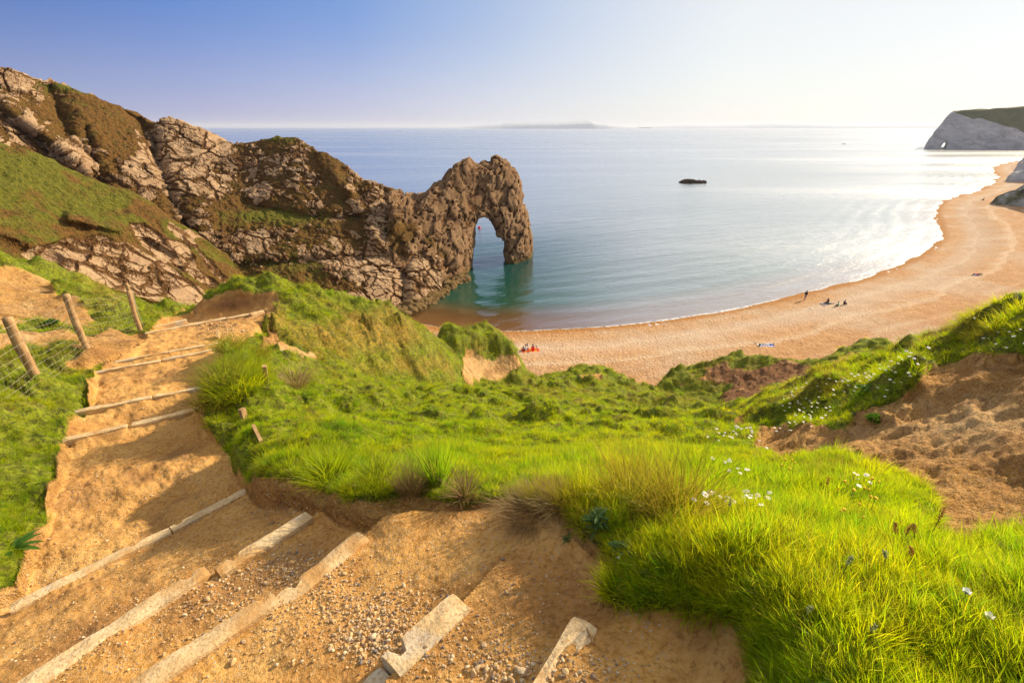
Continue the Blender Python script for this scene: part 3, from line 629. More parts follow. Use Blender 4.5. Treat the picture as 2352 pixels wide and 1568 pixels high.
ed = np.minimum(lk(f2-f1), lk(g2-g1)*.8+.03); cc = np.clip(.5*lk(c1)+.5*lk(c2), 0, 1)
Vw = np.stack([A0[0]+V[:, 0]*AD[0], A0[1]+V[:, 0]*AD[1]-V[:, 1], V[:, 2]], 1)
apx, apy = proj(Vw[:, 0], Vw[:, 1], Vw[:, 2])
vg = .22 + .42*fbm(Vw[:, 0]*.35, Vw[:, 1]*.35, Vw[:, 2]*.35, o=4, s=241) + bl(apx, apy, [(1100,400,60,30,.12),(920,540,40,60,.5),(1000,560,30,40,.25),(1060,430,30,20,.2)])
RM2 = m_rock('arch_stone', (.62, .56, .50))
arch = mesh_np('rock_arch', Vw, Fa, [RM2], smooth=False, attrs=dict(veg=np.clip(vg, 0, 1), crack=ed, cell=cc, green=.3+0*ed, alg=sstep(1.6, .2, Vw[:, 2])*.8))
tag(arch, 'craggy brown limestone arch standing in the sea at the end of the headland', 'rock arch')
# low rock ledge at the foot of the cliff
def rocklump(name, org, size, seed, h=.3, sc=.8, amp=.5, shape=None, mat=RM2, ang=0, alg=0.):
    nx = [np.arange(-s*1.35, s*1.35+h, h) for s in size]
    A, B, C = np.meshgrid(*nx, indexing='ij')
    q = np.sqrt((A/size[0])**2+(B/size[1])**2+(C/size[2])**2) if shape is None else shape(A, B, C)
    S = (q-1)*min(size)
    f1, f2, c1 = voro(A*sc, B*sc, C*sc*1.2, s=seed)
    S = S - amp*sstep(0, .3, f2-f1)*(.3+c1) - amp*.8*fbm(A*sc*.8, B*sc*.8, C*sc*.8, o=4, s=seed+5) + amp*.5
    V, Fq = surface_nets(S, np.array([n[0] for n in nx]), h)
    i = np.clip(((V-np.array([n[0] for n in nx]))/h).round().astype(int), 0, np.array(S.shape)-1)
    ca, sa = math.cos(ang), math.sin(ang)
    W = np.stack([org[0]+V[:, 0]*ca-V[:, 1]*sa, org[1]+V[:, 0]*sa+V[:, 1]*ca, org[2]+V[:, 2]], 1)
    n = len(W)
    return mesh_np(name, W, Fq, [mat], smooth=False, attrs=dict(veg=np.zeros(n), crack=(f2-f1)[tuple(i.T)], cell=c1[tuple(i.T)], green=np.zeros(n), alg=np.full(n, alg)))
led = [(930,722,3.2),(950,712,3),(968,702,3),(990,690,3.2),(1012,678,2.8),(1035,662,2.6),(1055,652,2.4),(1068,648,1.6)]
for i, (px, py, s) in enumerate(led):
    p = atz(px, py, 0.)
    o = rocklump('ledge', (p[0]-.5, p[1]+1.2, 0.1), (s, s*.75, .9+.3*(i % 2)), 300+i*9, h=.28, sc=.7, amp=.45, ang=.9, alg=.55)
    tag(o, ['pale rock ledge at the cliff foot where the sand meets the water', 'yellowish ledge next to the beach end of the cliff foot', 'low yellow-green ledge along the cliff foot', 'ledge below the dark hollow in the cliff foot', 'narrow ledge stepping out below the brown cliff', 'ledge block short of the outermost ledge rocks', 'jagged ledge rock near the inner leg of the arch', 'outermost small ledge rock pointing at the arch'][i], 'rock ledge', 'ledges along the cliff foot')
p0 = atz(1592, 420, 0.)
def sr(A, B, C):
    a = A/9.; t = np.clip(1-np.abs(a)**2.2, 0, 1)
    hgt = 3.0*np.clip(t, 0, 1)*(.7-.42*a) + 1.1*np.exp(-((A-6.6)/.9)**2) + .5*np.exp(-((A-4.2)/.7)**2)
    return np.maximum(np.abs(C)/np.maximum(hgt, .02), np.sqrt((a)**2+(B/3.2)**2))
RM3 = m_rock('wet_rock', (.17, .17, .18))
o = rocklump('sea_rock', (p0[0], p0[1], -.3), (9, 3.4, 4), 401, h=.3, sc=.55, amp=.55, shape=sr, mat=RM3)
tag(o, 'dark low rock breaking the surface far out in the bay', 'sea rock')
# ---- far chalk headland with its pinhole arch
def m_chalk(name):
    t = NT(name); V = t.attr('veg'); n1 = t.noise(.06, 6, .65, vec=t.scl((1, 1, 2.2))); n2 = t.noise(.3, 5, .7)
    c = t.mix(t.rng(n1, .35, .65), (.34, .33, .33), (.52, .50, .48)); c = t.mix(t.rng(n2, .5, .75, 0, .6), c, (.22, .20, .17))
    g = t.mix(t.rng(n1, .35, .65), (.075, .085, .025), (.12, .12, .035))
    return t.fin(t.bsdf(t.mix(t.rng(t.math('ADD', V, t.math('MULTIPLY', t.math('SUBTRACT', n2, .5), .5)), .4, .6), c, g), .95, .1, t.bump(t.math('ADD', n1, n2), 1., 2.2)))
CHM = m_chalk('chalk')
Yh = 800.
B0 = np.array([[2124,343],[2130,325],[2150,300],[2168,280],[2182,262],[2192,255],[2210,254],[2260,254],[2300,251],[2352,246],[2430,232],[2500,236],[2600,230],[2600,372],[2350,362],[2250,352]], float)
P3 = at(B0[:, 0], B0[:, 1], Yh); BO = P3[:, [0, 2]]
BO[BO[:, 1] < 3, 1] = -6
h = 2.6; gu = np.arange(BO[:, 0].min()-14, BO[:, 0].max(), h); gz = np.arange(-8, BO[:, 1].max()+14, h); gw = np.arange(-75, 75, h)
U2, Z2 = np.meshgrid(gu, gz, indexing='ij'); d2 = polyd(BO, U2+1.5*fbm(U2*.06, Z2*.06, o=3, s=501), Z2)
ho = at(2166, 338, Yh); hd = np.sqrt(((U2-ho[0])/3.6-(Z2-4)*.02)**2+((Z2-2.5)/6.5)**2)-1
U3, W3, Z3 = np.meshgrid(gu, gw, gz, indexing='ij')
front = 26+14*sstep(BO[:, 0].min()+10, BO[:, 0].min()+120, U2)-.38*Z2*sstep(0, 40, Z2)
q = np.maximum(W3/front[:, None, :], -W3/60.) ; S = (q-1)*18
S = np.maximum(S, -d2[:, None, :]); S = S + 2.8*fbm(U3*.05, W3*.05, Z3*.08, o=5, s=511)+1.6*ridged(U3*.04, W3*.04, Z3*.012, o=3, s=517)-1.2
S = np.maximum(S, -(hd*3.6)[:, None, :])
V, Fa = surface_nets(S, np.array([gu[0], gw[0], gz[0]]), h)
Vw = np.stack([V[:, 0]-V[:, 1]*.80, Yh-V[:, 1], V[:, 2]], 1)
apx, apy = proj(Vw[:, 0], Vw[:, 1], Vw[:, 2])
ln = lined(np.array([(2050,225),(2185,250),(2196,260),(2235,274),(2250,272),(2290,283),(2310,292),(2335,296),(2352,305),(2500,330)], float), apx, apy)
vg = sstep(-4, 4, ln+3*fbm(Vw[:, 0]*.05, Vw[:, 1]*.05, Vw[:, 2]*.1, s=3))
o = mesh_np('far_headland', Vw, Fa[:, ::-1], [CHM], smooth=False, attrs=dict(veg=vg)); tag(o, kind='structure')
# ---- chalk cliffs behind the right-hand end of the beach
def cliffrow(name, pts, hgts, seed, slope=.7, back=60, vegl=None):
    P = densify(np.array(pts, float), 26); H = np.interp(np.linspace(0, 1, len(P)), np.linspace(0, 1, len(hgts)), hgts)
    dn = np.gradient(P, axis=0); dn /= np.linalg.norm(dn, axis=1, keepdims=True); nr = np.stack([-dn[:, 1], dn[:, 0]], 1)   # landward
    v = np.linspace(0, 1, 70); out = np.zeros((len(P), 90, 3))
    for k, t_ in enumerate(v):
        out[:, k, :2] = P + nr*(H*slope*t_**1.3)[:, None]; out[:, k, 2] = 1.0 + H*t_ - 3*(k == 0)
    for k in range(20):
        s_ = (k+1)/20*back; out[:, 70+k, :2] = P + nr*(H*slope+s_)[:, None]; out[:, 70+k, 2] = 1 + H + s_*.18
    N = gnorm(out); 
    if (N[:, 30, :2]*nr).sum() > 0: N = -N
    X, Y, Z = out[..., 0], out[..., 1], out[..., 2]
    A = .04*H.mean()+.6
    out = out + N*(A*(2.2*fbm(X*.07, Y*.07, Z*.07, o=5, s=seed)+1.0*ridged(X*.09, Y*.09, Z*.03, o=4, s=seed+3)))[..., None]
    vg = sstep(.86, .98, np.broadcast_to(np.arange(90)/70., X.shape)) + .3*fbm(X*.05, Y*.05, Z*.05, o=4, s=seed+7)
    if vegl is not None: vg = vg + vegl
    o = mesh_np(name, out.reshape(-1, 3), gridf(*X.shape), [CHM], smooth=False, attrs=dict(veg=vg)); return tag(o, kind='structure')
def gp(px, py, z=2.): p = atz(px, py, z); return (p[0], p[1])
cliffrow('cliff', [gp(2380,349), gp(2372,362), gp(2350,378), gp(2334,398), gp(2338,412), (300, 230), (330, 150)], [45, 40, 34, 26, 26, 30, 40], 601, .8)
cliffrow('cliff', [gp(2350,440), gp(2312,462), gp(2306,470), (215, 165), (228, 140), (240, 100)], [16, 13, 11, 14, 26, 34], 611, 1.1, vegl=.42)
# ---- faint island and coast on the horizon
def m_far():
    t = NT('far_land'); n = t.noise(.002, 4); return t.fin(t.bsdf(t.mix(n, (.40, .46, .54), (.46, .52, .58)), 1, 0))  # pale blue of the distance haze is put into the colour
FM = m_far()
def island(name, pts, Y0, depth):
    px = np.linspace(pts[0][0], pts[-1][0], 120); cy = np.interp(px, *zip(*pts))
    k = np.linspace(0, 1, 24); out = np.zeros((120, 24, 3))
    for i in range(120):
        p = at(px[i], cy[i], Y0); z = max(p[2], 0)*(1+.04*float(noise(np.array(i*.3), np.array(0.))))
        out[i, :, 0] = p[0]; out[i, :, 1] = Y0 - depth/2 + depth*k; out[i, :, 2] = -3 + (z+3)*np.sin(np.clip(k*math.pi, 0, math.pi))**.35
    return tag(mesh_np(name, out.reshape(-1, 3), gridf(120, 24), [FM]), kind='structure')
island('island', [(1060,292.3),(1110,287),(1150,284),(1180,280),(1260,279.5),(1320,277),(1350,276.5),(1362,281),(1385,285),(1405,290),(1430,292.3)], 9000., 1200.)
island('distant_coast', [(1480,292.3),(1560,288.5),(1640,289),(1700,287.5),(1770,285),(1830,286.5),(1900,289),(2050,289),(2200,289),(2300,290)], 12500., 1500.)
# ================================================================ turf: tufts of single blades scattered over the ground
def blades(n, rad, L, w, lean, seed, curl=.6, segs=3, lvar=.35):
    r = np.random.default_rng(seed); a = r.uniform(0, 2*np.pi, n); q = rad*np.sqrt(r.uniform(0, 1, n))
    bx, by = q*np.cos(a), q*np.sin(a); d = a + r.normal(0, .8, n); l = L*(1-lvar+2*lvar*r.uniform(0, 1, n)); le = lean*(.35+q/max(rad, 1e-6)*.8)*r.uniform(.5, 1.4, n); cu = curl*r.uniform(.3, 1.5, n)
    tw = r.uniform(0, np.pi, n); V = []; H = []; Rn = []
    wx, wy = np.cos(tw), np.sin(tw); rv = r.uniform(0, 1, n)
    cx, cy, cz = bx.copy(), by.copy(), np.zeros(n)-.012
    for k in range(segs+1):
        t = k/segs; ww = w*(1-t**1.6)*(.8+.4*rv)*.5
        if k < segs: V += [np.stack([cx-wx*ww, cy-wy*ww, cz], 1), np.stack([cx+wx*ww, cy+wy*ww, cz], 1)]; H += [np.full(n, t)]*2; Rn += [rv]*2
        else: V += [np.stack([cx, cy, cz], 1)]; H += [np.full(n, 1.)]; Rn += [rv]
        an = np.clip(le + cu*t, 0, 2.3); s_ = l/segs
        cx = cx+np.cos(d)*np.sin(an)*s_; cy = cy+np.sin(d)*np.sin(an)*s_; cz = cz+np.cos(an)*s_
    m = 2*segs+1; V = np.stack(V, 1).reshape(-1, 3); H = np.stack(H, 1).ravel(); Rn = np.stack(Rn, 1).ravel(); F_ = []
    b = np.arange(n)*m
    for k in range(segs-1): F_.append(np.stack([b+2*k, b+2*k+1, b+2*k+3, b+2*k+2], 1))
    F_.append(np.stack([b+2*segs-2, b+2*segs-1, b+2*segs, b+2*segs], 1))
    return V, np.concatenate(F_), H, Rn
def m_grass(name, cols, tcols, tw=.5, inst=True, brown=.25):
    t = NT(name); h = t.attr('h'); rv = t.attr('rv'); oi = t.n('ShaderNodeObjectInfo').outputs['Random']
    p = t.pos(); n1 = t.noise(1.1, 5, .7); n2 = t.noise(2.9, 4, .6)
    def mk(c):
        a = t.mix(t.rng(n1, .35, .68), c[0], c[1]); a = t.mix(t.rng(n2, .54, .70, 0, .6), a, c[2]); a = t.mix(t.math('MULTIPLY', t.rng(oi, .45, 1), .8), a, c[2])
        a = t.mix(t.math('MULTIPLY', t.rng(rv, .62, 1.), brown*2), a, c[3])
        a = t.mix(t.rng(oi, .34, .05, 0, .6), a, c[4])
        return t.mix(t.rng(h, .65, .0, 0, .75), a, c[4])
    d = t.n('ShaderNodeBsdfDiffuse'); t.l(mk(cols), d.inputs[0])
    tr = t.n('ShaderNodeBsdfTranslucent'); t.l(mk(tcols), tr.inputs[0])
    m = t.n('ShaderNodeMixShader'); m.inputs[0].default_value = tw; t.l(d.outputs[0], m.inputs[1]); t.l(tr.outputs[0], m.inputs[2])
    g = t.n('ShaderNodeBsdfGlossy'); t.put(g, 'Roughness', .45); t.put(g, 'Color', (.9, 1, .7))
    m2 = t.n('ShaderNodeMixShader'); m2.inputs[0].default_value = .012; t.l(m.outputs[0], m2.inputs[1]); t.l(g.outputs[0], m2.inputs[2])
    return t.fin(m2.outputs[0])
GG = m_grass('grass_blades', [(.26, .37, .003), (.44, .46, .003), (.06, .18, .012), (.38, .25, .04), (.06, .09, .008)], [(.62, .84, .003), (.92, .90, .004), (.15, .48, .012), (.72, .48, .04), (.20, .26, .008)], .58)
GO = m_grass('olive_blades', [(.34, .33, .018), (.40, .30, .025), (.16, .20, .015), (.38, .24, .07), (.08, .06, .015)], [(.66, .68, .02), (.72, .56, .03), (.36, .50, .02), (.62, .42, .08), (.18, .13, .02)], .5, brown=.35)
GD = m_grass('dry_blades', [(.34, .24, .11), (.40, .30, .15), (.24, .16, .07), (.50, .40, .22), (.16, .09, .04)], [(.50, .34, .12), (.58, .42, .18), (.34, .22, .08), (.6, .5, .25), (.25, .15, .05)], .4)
def rawtuft(name, mat, *a, **k):
    V, Fq, H, Rn = blades(*a, **k)
    me = bpy.data.meshes.new(name); me.vertices.add(len(V)); me.vertices.foreach_set('co', V.astype(np.float32).ravel())
    tri = Fq[:, 2] == Fq[:, 3]; q = Fq[~tri]; tr = Fq[tri][:, :3]; li = np.concatenate([q.ravel(), tr.ravel()]).astype(np.int32)
    me.loops.add(len(li)); me.loops.foreach_set('vertex_index', li); me.polygons.add(len(q)+len(tr))
    me.polygons.foreach_set('loop_start', np.concatenate([np.arange(len(q))*4, len(q)*4+np.arange(len(tr))*3]).astype(np.int32)); me.update(calc_edges=True)
    for nm, A in (('h', H), ('rv', Rn)): at_ = me.attributes.new(nm, 'FLOAT', 'POINT'); at_.data.foreach_set('value', A.astype(np.float32))
    me.polygons.foreach_set('use_smooth', np.ones(len(me.polygons), bool)); me.materials.append(mat)
    return bpy.data.objects.new(name, me)
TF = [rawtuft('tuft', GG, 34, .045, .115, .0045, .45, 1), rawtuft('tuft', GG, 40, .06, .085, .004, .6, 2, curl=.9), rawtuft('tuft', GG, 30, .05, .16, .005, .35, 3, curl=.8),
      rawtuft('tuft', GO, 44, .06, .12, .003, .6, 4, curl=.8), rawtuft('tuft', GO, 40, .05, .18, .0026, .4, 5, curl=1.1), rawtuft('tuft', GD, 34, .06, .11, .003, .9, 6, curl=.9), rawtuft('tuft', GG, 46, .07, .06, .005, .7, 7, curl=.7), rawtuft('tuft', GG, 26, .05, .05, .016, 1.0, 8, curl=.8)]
def scatter(name, pts, rot, scl, idx, protos, label=None, cat=None):
    me = bpy.data.meshes.new(name); me.vertices.add(len(pts)); me.vertices.foreach_set('co', np.asarray(pts, np.float32).ravel())
    a = me.attributes.new('rot', 'FLOAT_VECTOR', 'POINT'); a.data.foreach_set('vector', np.asarray(rot, np.float32).ravel())
    a = me.attributes.new('scl', 'FLOAT_VECTOR', 'POINT'); a.data.foreach_set('vector', np.asarray(scl, np.float32).ravel())
    a = me.attributes.new('idx', 'INT', 'POINT'); a.data.foreach_set('value', np.asarray(idx, np.int32).ravel())
    o = bpy.data.objects.new(name, me); COL.objects.link(o)
    g = bpy.data.node_groups.new('scatter', 'GeometryNodeTree')
    g.interface.new_socket('Geometry', in_out='INPUT', socket_type='NodeSocketGeometry'); g.interface.new_socket('Geometry', in_out='OUTPUT', socket_type='NodeSocketGeometry')
    i_ = g.nodes.new('NodeGroupInput'); o_ = g.nodes.new('NodeGroupOutput'); ip = g.nodes.new('GeometryNodeInstanceOnPoints'); jn = g.nodes.new('GeometryNodeGeometryToInstance')
    for p in protos[::-1]:
        oi = g.nodes.new('GeometryNodeObjectInfo'); oi.inputs['Object'].default_value = p
        g.links.new(oi.outputs['Geometry'], jn.inputs[0])
    def na(n, ty):
        k = g.nodes.new('GeometryNodeInputNamedAttribute'); k.data_type = ty; k.inputs['Name'].default_value = n; return k.outputs['Attribute']
    g.links.new(i_.outputs[0], ip.inputs['Points']); g.links.new(jn.outputs[0], ip.inputs['Instance']); ip.inputs['Pick Instance'].default_value = True
    g.links.new(na('idx', 'INT'), ip.inputs['Instance Index']); g.links.new(na('rot', 'FLOAT_VECTOR'), ip.inputs['Rotation']); g.links.new(na('scl', 'FLOAT_VECTOR'), ip.inputs['Scale'])
    g.links.new(ip.outputs[0], o_.inputs[0])
    md = o.modifiers.new('scatter', 'NODES'); md.node_group = g
    return tag(o, label, cat, kind='stuff')
def gl(A, T, L):
    i = np.clip((T-th[0])/(th[1]-th[0]), 0, NT_-1.001).round().astype(int); j = np.clip((L-lr[0])/(lr[1]-lr[0]), 0, NR_-1.001).round().astype(int); return A[i, j]
# slopes of the ground, smoothed, so that tufts hang outward a little
gnx, gny = np.gradient(gZ, axis=0)/(np.gradient(gT, axis=0)*np.exp(gL)), np.gradient(gZ, axis=1)/(np.gradient(gL, axis=1)*np.exp(gL))
def sampler(n, t0, t1, r0, r1, seed):
    r = np.random.default_rng(seed); return np.radians(r.uniform(t0, t1, n)), r.uniform(math.log(r0), math.log(r1), n), r
LONG = [(1530,1120,100,50,.9),(1300,1130,80,30,.5),(1700,1240,120,80,.5),(760,1060,100,40,.9),(520,860,70,90,.7),(1000,1060,60,40,.6),(2000,1130,120,40,.3),(2100,1320,260,120,.3),(60,1200,80,80,.3),(100,960,80,50,.2),(2270,735,160,55,1.0),(1950,870,260,40,.6),(2250,1500,200,100,.3),(640,1050,60,40,.6)]
def turf(name, n, r0, r1, seed, size, label, far=0):
    T, L, r = sampler(n, -62, 62, r0, r1, seed); R = np.exp(L); x, y = R*np.sin(T), R*np.cos(T); z = ZAT(x, y)
    px, py = proj(x, y, z); E = gl(gE, T, L); D = gl(gD, T, L)
    ps = gl(gP, T, L)
    sl_t, sl_r = gl(gnx, T, L), gl(gny, T, L)
    thin = np.clip(.5+.6*noise(x*2.3, y*2.3, s=77)*.5+.5*noise(x*6.5, y*6.5, s=79), 0, 1)
    ok = (E < .42) | ((E < .8) & (r.uniform(0, 1, n) < .10*thin))
    ok &= (py < 1760) & (px > -500) & (px < 2900)
    ok &= ~((E > .42) & (ps > .5) & (r.uniform(0, 1, n) < .85))
    T, L, R, x, y, z, px, py, E, D, st, sr, thin = [q[ok] for q in (T, L, R, x, y, z, px, py, E, D, sl_t, sl_r, thin)]
    m = len(x); lg = 1+bl(px, py, LONG)*(R < 12)
    u = r.uniform(0, 1, m); dry = D + .14*sstep(10, 18, R) + .12*r.normal(0, 1, m) + .30*gl(gTu, T, L)*sstep(4, 9, R)*(r.uniform(0, 1, m) < .7)  # far turf is yellowed, partly dry grass, partly to look sunlit
    idx = np.where(dry > .62, np.where(u < .35, 5, np.where(u < .8, 3, 4)), np.where(dry > .38, np.where(u < .45, 3, np.where(u < .6, 4, np.where(u < .66, 5, 0))), np.where(u < .35, 0, np.where(u < .62, 1, np.where(u < .78, 2, np.where(u < .82, 3, np.where(u < .88, 6, np.where(u < .95, 7, 5))))))))
    s = size*np.maximum(1, R/4.5)**far*r.uniform(.65, 1.35, m)*np.where(E > .42, .6, 1)*(.62+.7*thin)
    # tilt: half way to the ground normal, in world axes
    gx = st*np.cos(T)+sr*np.sin(T); gy = -st*np.sin(T)+sr*np.cos(T)
    k = .38; rx = np.clip(-gy*-1*k*-1, -.8, .8); ry = np.clip(-gx*k, -.8, .8)
    rot = np.stack([-np.clip(-gy*k, -.8, .8)*1.0, np.clip(-gx*k, -.8, .8), np.zeros(m)], 1)
    rot[:, :2] += r.normal(0, .24, (m, 2))
    # spin about own axis first: compose by euler XYZ with z innermost is not available, so vary tuft by index and mirrored scale
    rot[:, 2] = 0
    from mathutils import Euler
    spin = r.uniform(0, 2*np.pi, m)
    cxx, sxx, cyy, syy, cs, ss = np.cos(rot[:, 0]), np.sin(rot[:, 0]), np.cos(rot[:, 1]), np.sin(rot[:, 1]), np.cos(spin), np.sin(spin)
    # M = Ry*Rx*Rz(spin); back to XYZ euler
    M00 = cyy*cs+syy*sxx*ss; M10 = cxx*ss; M20 = -syy*cs+cyy*sxx*ss
    M21 = syy*ss+cyy*sxx*cs; M22 = cyy*cxx
    eul = np.stack([np.arctan2(M21, M22), -np.arcsin(np.clip(M20, -1, 1)), np.arctan2(M10, M00)], 1)
    sc = np.stack([s*lg**.5, s*lg**.5, s*lg*np.maximum(1, R/4.5)**(-far*.62)*r.uniform(.8, 1.25, m)], 1)
    return scatter(name, np.stack([x, y, z], 1), eul, sc, idx, TF, label, 'grass')
turf('grass', 40000, .92, 3.6, 1, .47, 'long bright green grass on the near bank at the lower right and along the path edges')
turf('meadow_grass', 34000, 3.6, 12, 2, .42, 'sunlit lumpy grass on the slope that drops from the path to the beach', .8)
turf('slope_grass', 32000, 12, 48, 3, .52, 'short grass over the far knolls and hummocks above the beach', .8)
def side_turf():
    r = np.random.default_rng(9); n = 9000; T = np.radians(np.where(r.uniform(0, 1, n) < .6, r.uniform(62, 135, n), r.uniform(225, 298, n))); L = r.uniform(math.log(.95), math.log(25), n)
    i = (T-tb[0])/(tb[1]-tb[0]); j = (L-math.log(.9))/(math.log(66)-math.log(.9))*79; a = np.clip(i.astype(int), 0, 118); b = np.clip(j.astype(int), 0, 78); fi = i-a; fj = j-b
    z = bZ[a, b]*(1-fi)*(1-fj)+bZ[a+1, b]*fi*(1-fj)+bZ[a, b+1]*(1-fi)*fj+bZ[a+1, b+1]*fi*fj; R = np.exp(L)
    s = .6*np.maximum(1, R/2.2)**.8*r.uniform(.7, 1.3, n); eul = np.stack([r.normal(0, .2, n), r.normal(0, .2, n), r.uniform(0, 6.28, n)], 1)
    scatter('hillside_grass', np.stack([R*np.sin(T), R*np.cos(T), z], 1), eul, np.stack([s, s, s*np.maximum(1, R/2.2)**-.4], 1), r.choice([0, 1, 2, 3, 6], n), TF, 'grass on the hillside beside the viewpoint', 'grass')
side_turf()
# ================================================================ timber steps
def m_timber():
    t = NT('step_timber'); n = t.noise(5, 5, .6); n2 = t.noise(60, 4, .65); n3 = t.noise(2.2, 3, .5)
    c = t.mix(t.rng(n, .35, .65), (.52, .37, .19), (.68, .52, .30)); c = t.mix(t.rng(n3, .57, .66, 0, .6), c, (.46, .44, .38))
    c = t.mix(t.rng(n2, .45, .7, 0, .75), c, (.34, .19, .07)); c = t.mix(t.rng(n3, .46, .32, 0, .9), c, (.44, .24, .08))
    return t.fin(t.bsdf(c, .9, .12, t.bump(n2, .6, .01)))
TIM = m_timber()
def timber(name, a, b, z, w=.115, hgt=.19, notch=(), seed=0, mat=None, tiltz=0):
    a, b = np.array(a), np.array(b); L = np.linalg.norm(b-a); d = (b-a)/L; n = np.array([-d[1], d[0]])   # n: downhill side
    N = max(14, int(L/.025)); V = []
    prof = [(-.5, -1), (-.5, -.12), (-.46, -.02), (-.25, .01), (0, .012), (.25, .008), (.45, -.02), (.5, -.12), (.5, -1)]
    for i in range(N+1):
        t = i/N*L; nt_ = 0
        for (c, hw, dp) in notch:
            nt_ = max(nt_, dp*float(sstep(hw*1.3, hw*.8, abs(t-c*L))))
        endr = min(t, L-t); er = .35*math.exp(-endr/.018)
        for j, (u, v) in enumerate(prof):
            ww = w*(1+.10*float(fbm(np.array(t*3.+seed), np.array(j*.3+seed), o=3)))
            uu = u*ww
            if u > 0: uu -= nt_*w*(u/.5)
            uu *= (1-er*.3)
            zz = v*hgt if v < -.5 else v*hgt - er*.05*hgt
            zz += (.012*float(fbm(np.array(t*7.), np.array(j*.7+seed*3.), o=3)) + .014*float(fbm(np.array(t*1.8), np.array(seed*2.7), o=2))) if v > -.5 else 0
            uu += .014*float(fbm(np.array(t*1.5), np.array(seed*5.1), o=2))
            p = a+d*t+n*uu; V.append((p[0], p[1], z+zz+tiltz*(t/L-.5)))
    m = len(prof); Fc = [(i*m+j, i*m+j+1, (i+1)*m+j+1, (i+1)*m+j) for i in range(N) for j in range(m-1)] + [tuple(range(m))[::-1], tuple(N*m+j for j in range(m))]
    return mesh_np(name, V, Fc, [mat or TIM], smooth=False)
TP = [((1215,1640),(1345,1428),1.765,'weathered pale step edge nearest the camera at the bottom centre',(),.12),
 ((900,1533),(1060,1380),1.945,'wide pale step edge with a notched end beside the gravel patch',((.16,.02,.5),),.135),
 ((846,1600),(893,1552),2.0,'small broken end of a step edge just showing at the bottom of the picture',(),.12),
 ((300,1600),(633,1377),2.255,'long cream step edge running off the bottom edge left of the gravel patch',((.93,.02,.35),),.12),
 ((641,1386),(833,1230),2.255,'pale step edge with a broad bite in it, right-hand half of the third step up',((.2,.02,.4),),.12),
 ((20,1600),(478,1314),2.485,'longest cream step edge running to the lower left corner',((.9,.03,.35),),.115),
 ((500,1318),(710,1184),2.485,'bluish pale step edge with a square sawn end and a notch',((.2,.025,.45),),.115),
 ((24,1400),(392,1221),3.035,'dusty step edge half buried at the left foot of the lower flight',((.75,.02,.3),),.10),
 ((394,1216),(573,1125),3.035,'step edge sunk in the shaded ground under the turf bank',((.1,.03,.4),),.10),
 ((118,1018),(292,978),3.58,'pale step edge with a broken right end beyond the long shaded landing',(),.10),
 ((303,975),(462,938),3.58,'step edge running from the broken gap to the grassy mound',(),.10),
 ((172,947),(350,912),3.73,'left half of the step edge one above the broken one',(),.10),
 ((355,910),(466,890),3.73,'right half of the step edge meeting the bushy grass mound',(),.10),
 ((215,857),(369,829),4.18,'pale dusty left piece of the lower of two closely spaced steps',(),.10),
 ((373,827),(502,800),4.18,'thin right piece of the lower of two closely spaced steps',(),.10),
 ((262,832),(385,809),4.27,'left piece of the upper of two closely spaced steps',(),.10),
 ((387,808),(508,787),4.27,'right piece of the upper of two closely spaced steps',(),.10),
 ((333,766),(520,731),4.93,'long step edge below the rounded earth mound',(),.13),
 ((522,731),(572,722),4.90,'middle block of the raised edge below the earth mound',(),.13),
 ((575,722),(604,713),4.86,'raised end block of the edge below the earth mound, its side showing',(),.14),
 ((328,757),(428,734),5.15,'farthest narrow step edge where the path turns away',(),.10)]
for k, (a, b, d, lab, nt_, w) in enumerate(TP):
    o = timber('step_edge', _pd(a, d), _pd(b, d), EYE-d+(.022 if k in (3, 5, 6, 7, 8) else .002 if k < 7 else .016), w=w*1.0, notch=nt_, seed=k*1.7); tag(o, lab, 'step', 'timber edges of the path steps')
# ================================================================ fence of round posts and wire netting
WD = NT('post_wood'); n = WD.noise(1, 5, .6, vec=WD.scl((30, 30, 2.5))); n2 = WD.noise(6, 3)
POSTM = WD.fin(WD.bsdf(WD.mix(WD.rng(n, .35, .68), (.40, .24, .10), WD.mix(WD.rng(n2, .4, .6), (.44, .30, .15), (.24, .15, .08))), .85, .15, WD.bump(n, .6, .01)))
WIRE = simple('wire', (.50, .42, .30), .8, .2, 20, .1)
def tube(path, r, k=6):
    path = np.array(path, float); V = []; n = len(path)
    for i, p in enumerate(path):
        t = path[min(i+1, n-1)]-path[max(i-1, 0)]; t /= np.linalg.norm(t)+1e-9
        a = np.cross(t, [0, 0, 1.]) if abs(t[2]) < .9 else np.cross(t, [1., 0, 0]); a /= np.linalg.norm(a); b = np.cross(t, a)
        rr = r[i] if hasattr(r, '__len__') else r
        for q in range(k):
            an = 2*math.pi*q/k; V.append(p+rr*(a*math.cos(an)+b*math.sin(an)))
    Fc = [(i*k+q, i*k+(q+1) % k, (i+1)*k+(q+1) % k, (i+1)*k+q) for i in range(n-1) for q in range(k)]
    Fc += [tuple(range(k))[::-1], tuple((n-1)*k+q for q in range(k))]
    return V, Fc
def join(parts):
    V, Fc = [], []
    for v, f in parts:
        o = len(V); V += [tuple(x) for x in v]; Fc += [tuple(i+o for i in q) for q in f]
    return V, Fc
def rel(V, o): return np.asarray(V, float)-np.array(o)
pb = [np.array([-5.75, 3.95, 0]), at(90, 887, 6.28), at(198, 797, 8.68), at(322, 755, 12.), np.array([-12.6, 15.2, 0])]
for p in pb: p[2] = float(ZAT(p[0], p[1]))
pb[1][2] = 30-3.49-.03; pb[2][2] = 30-3.95-.03; pb[3][2] = 30-5.0
fence = empty('fence', pb[1]); tag(fence, 'post and wire netting fence beside the left edge of the path', 'fence')
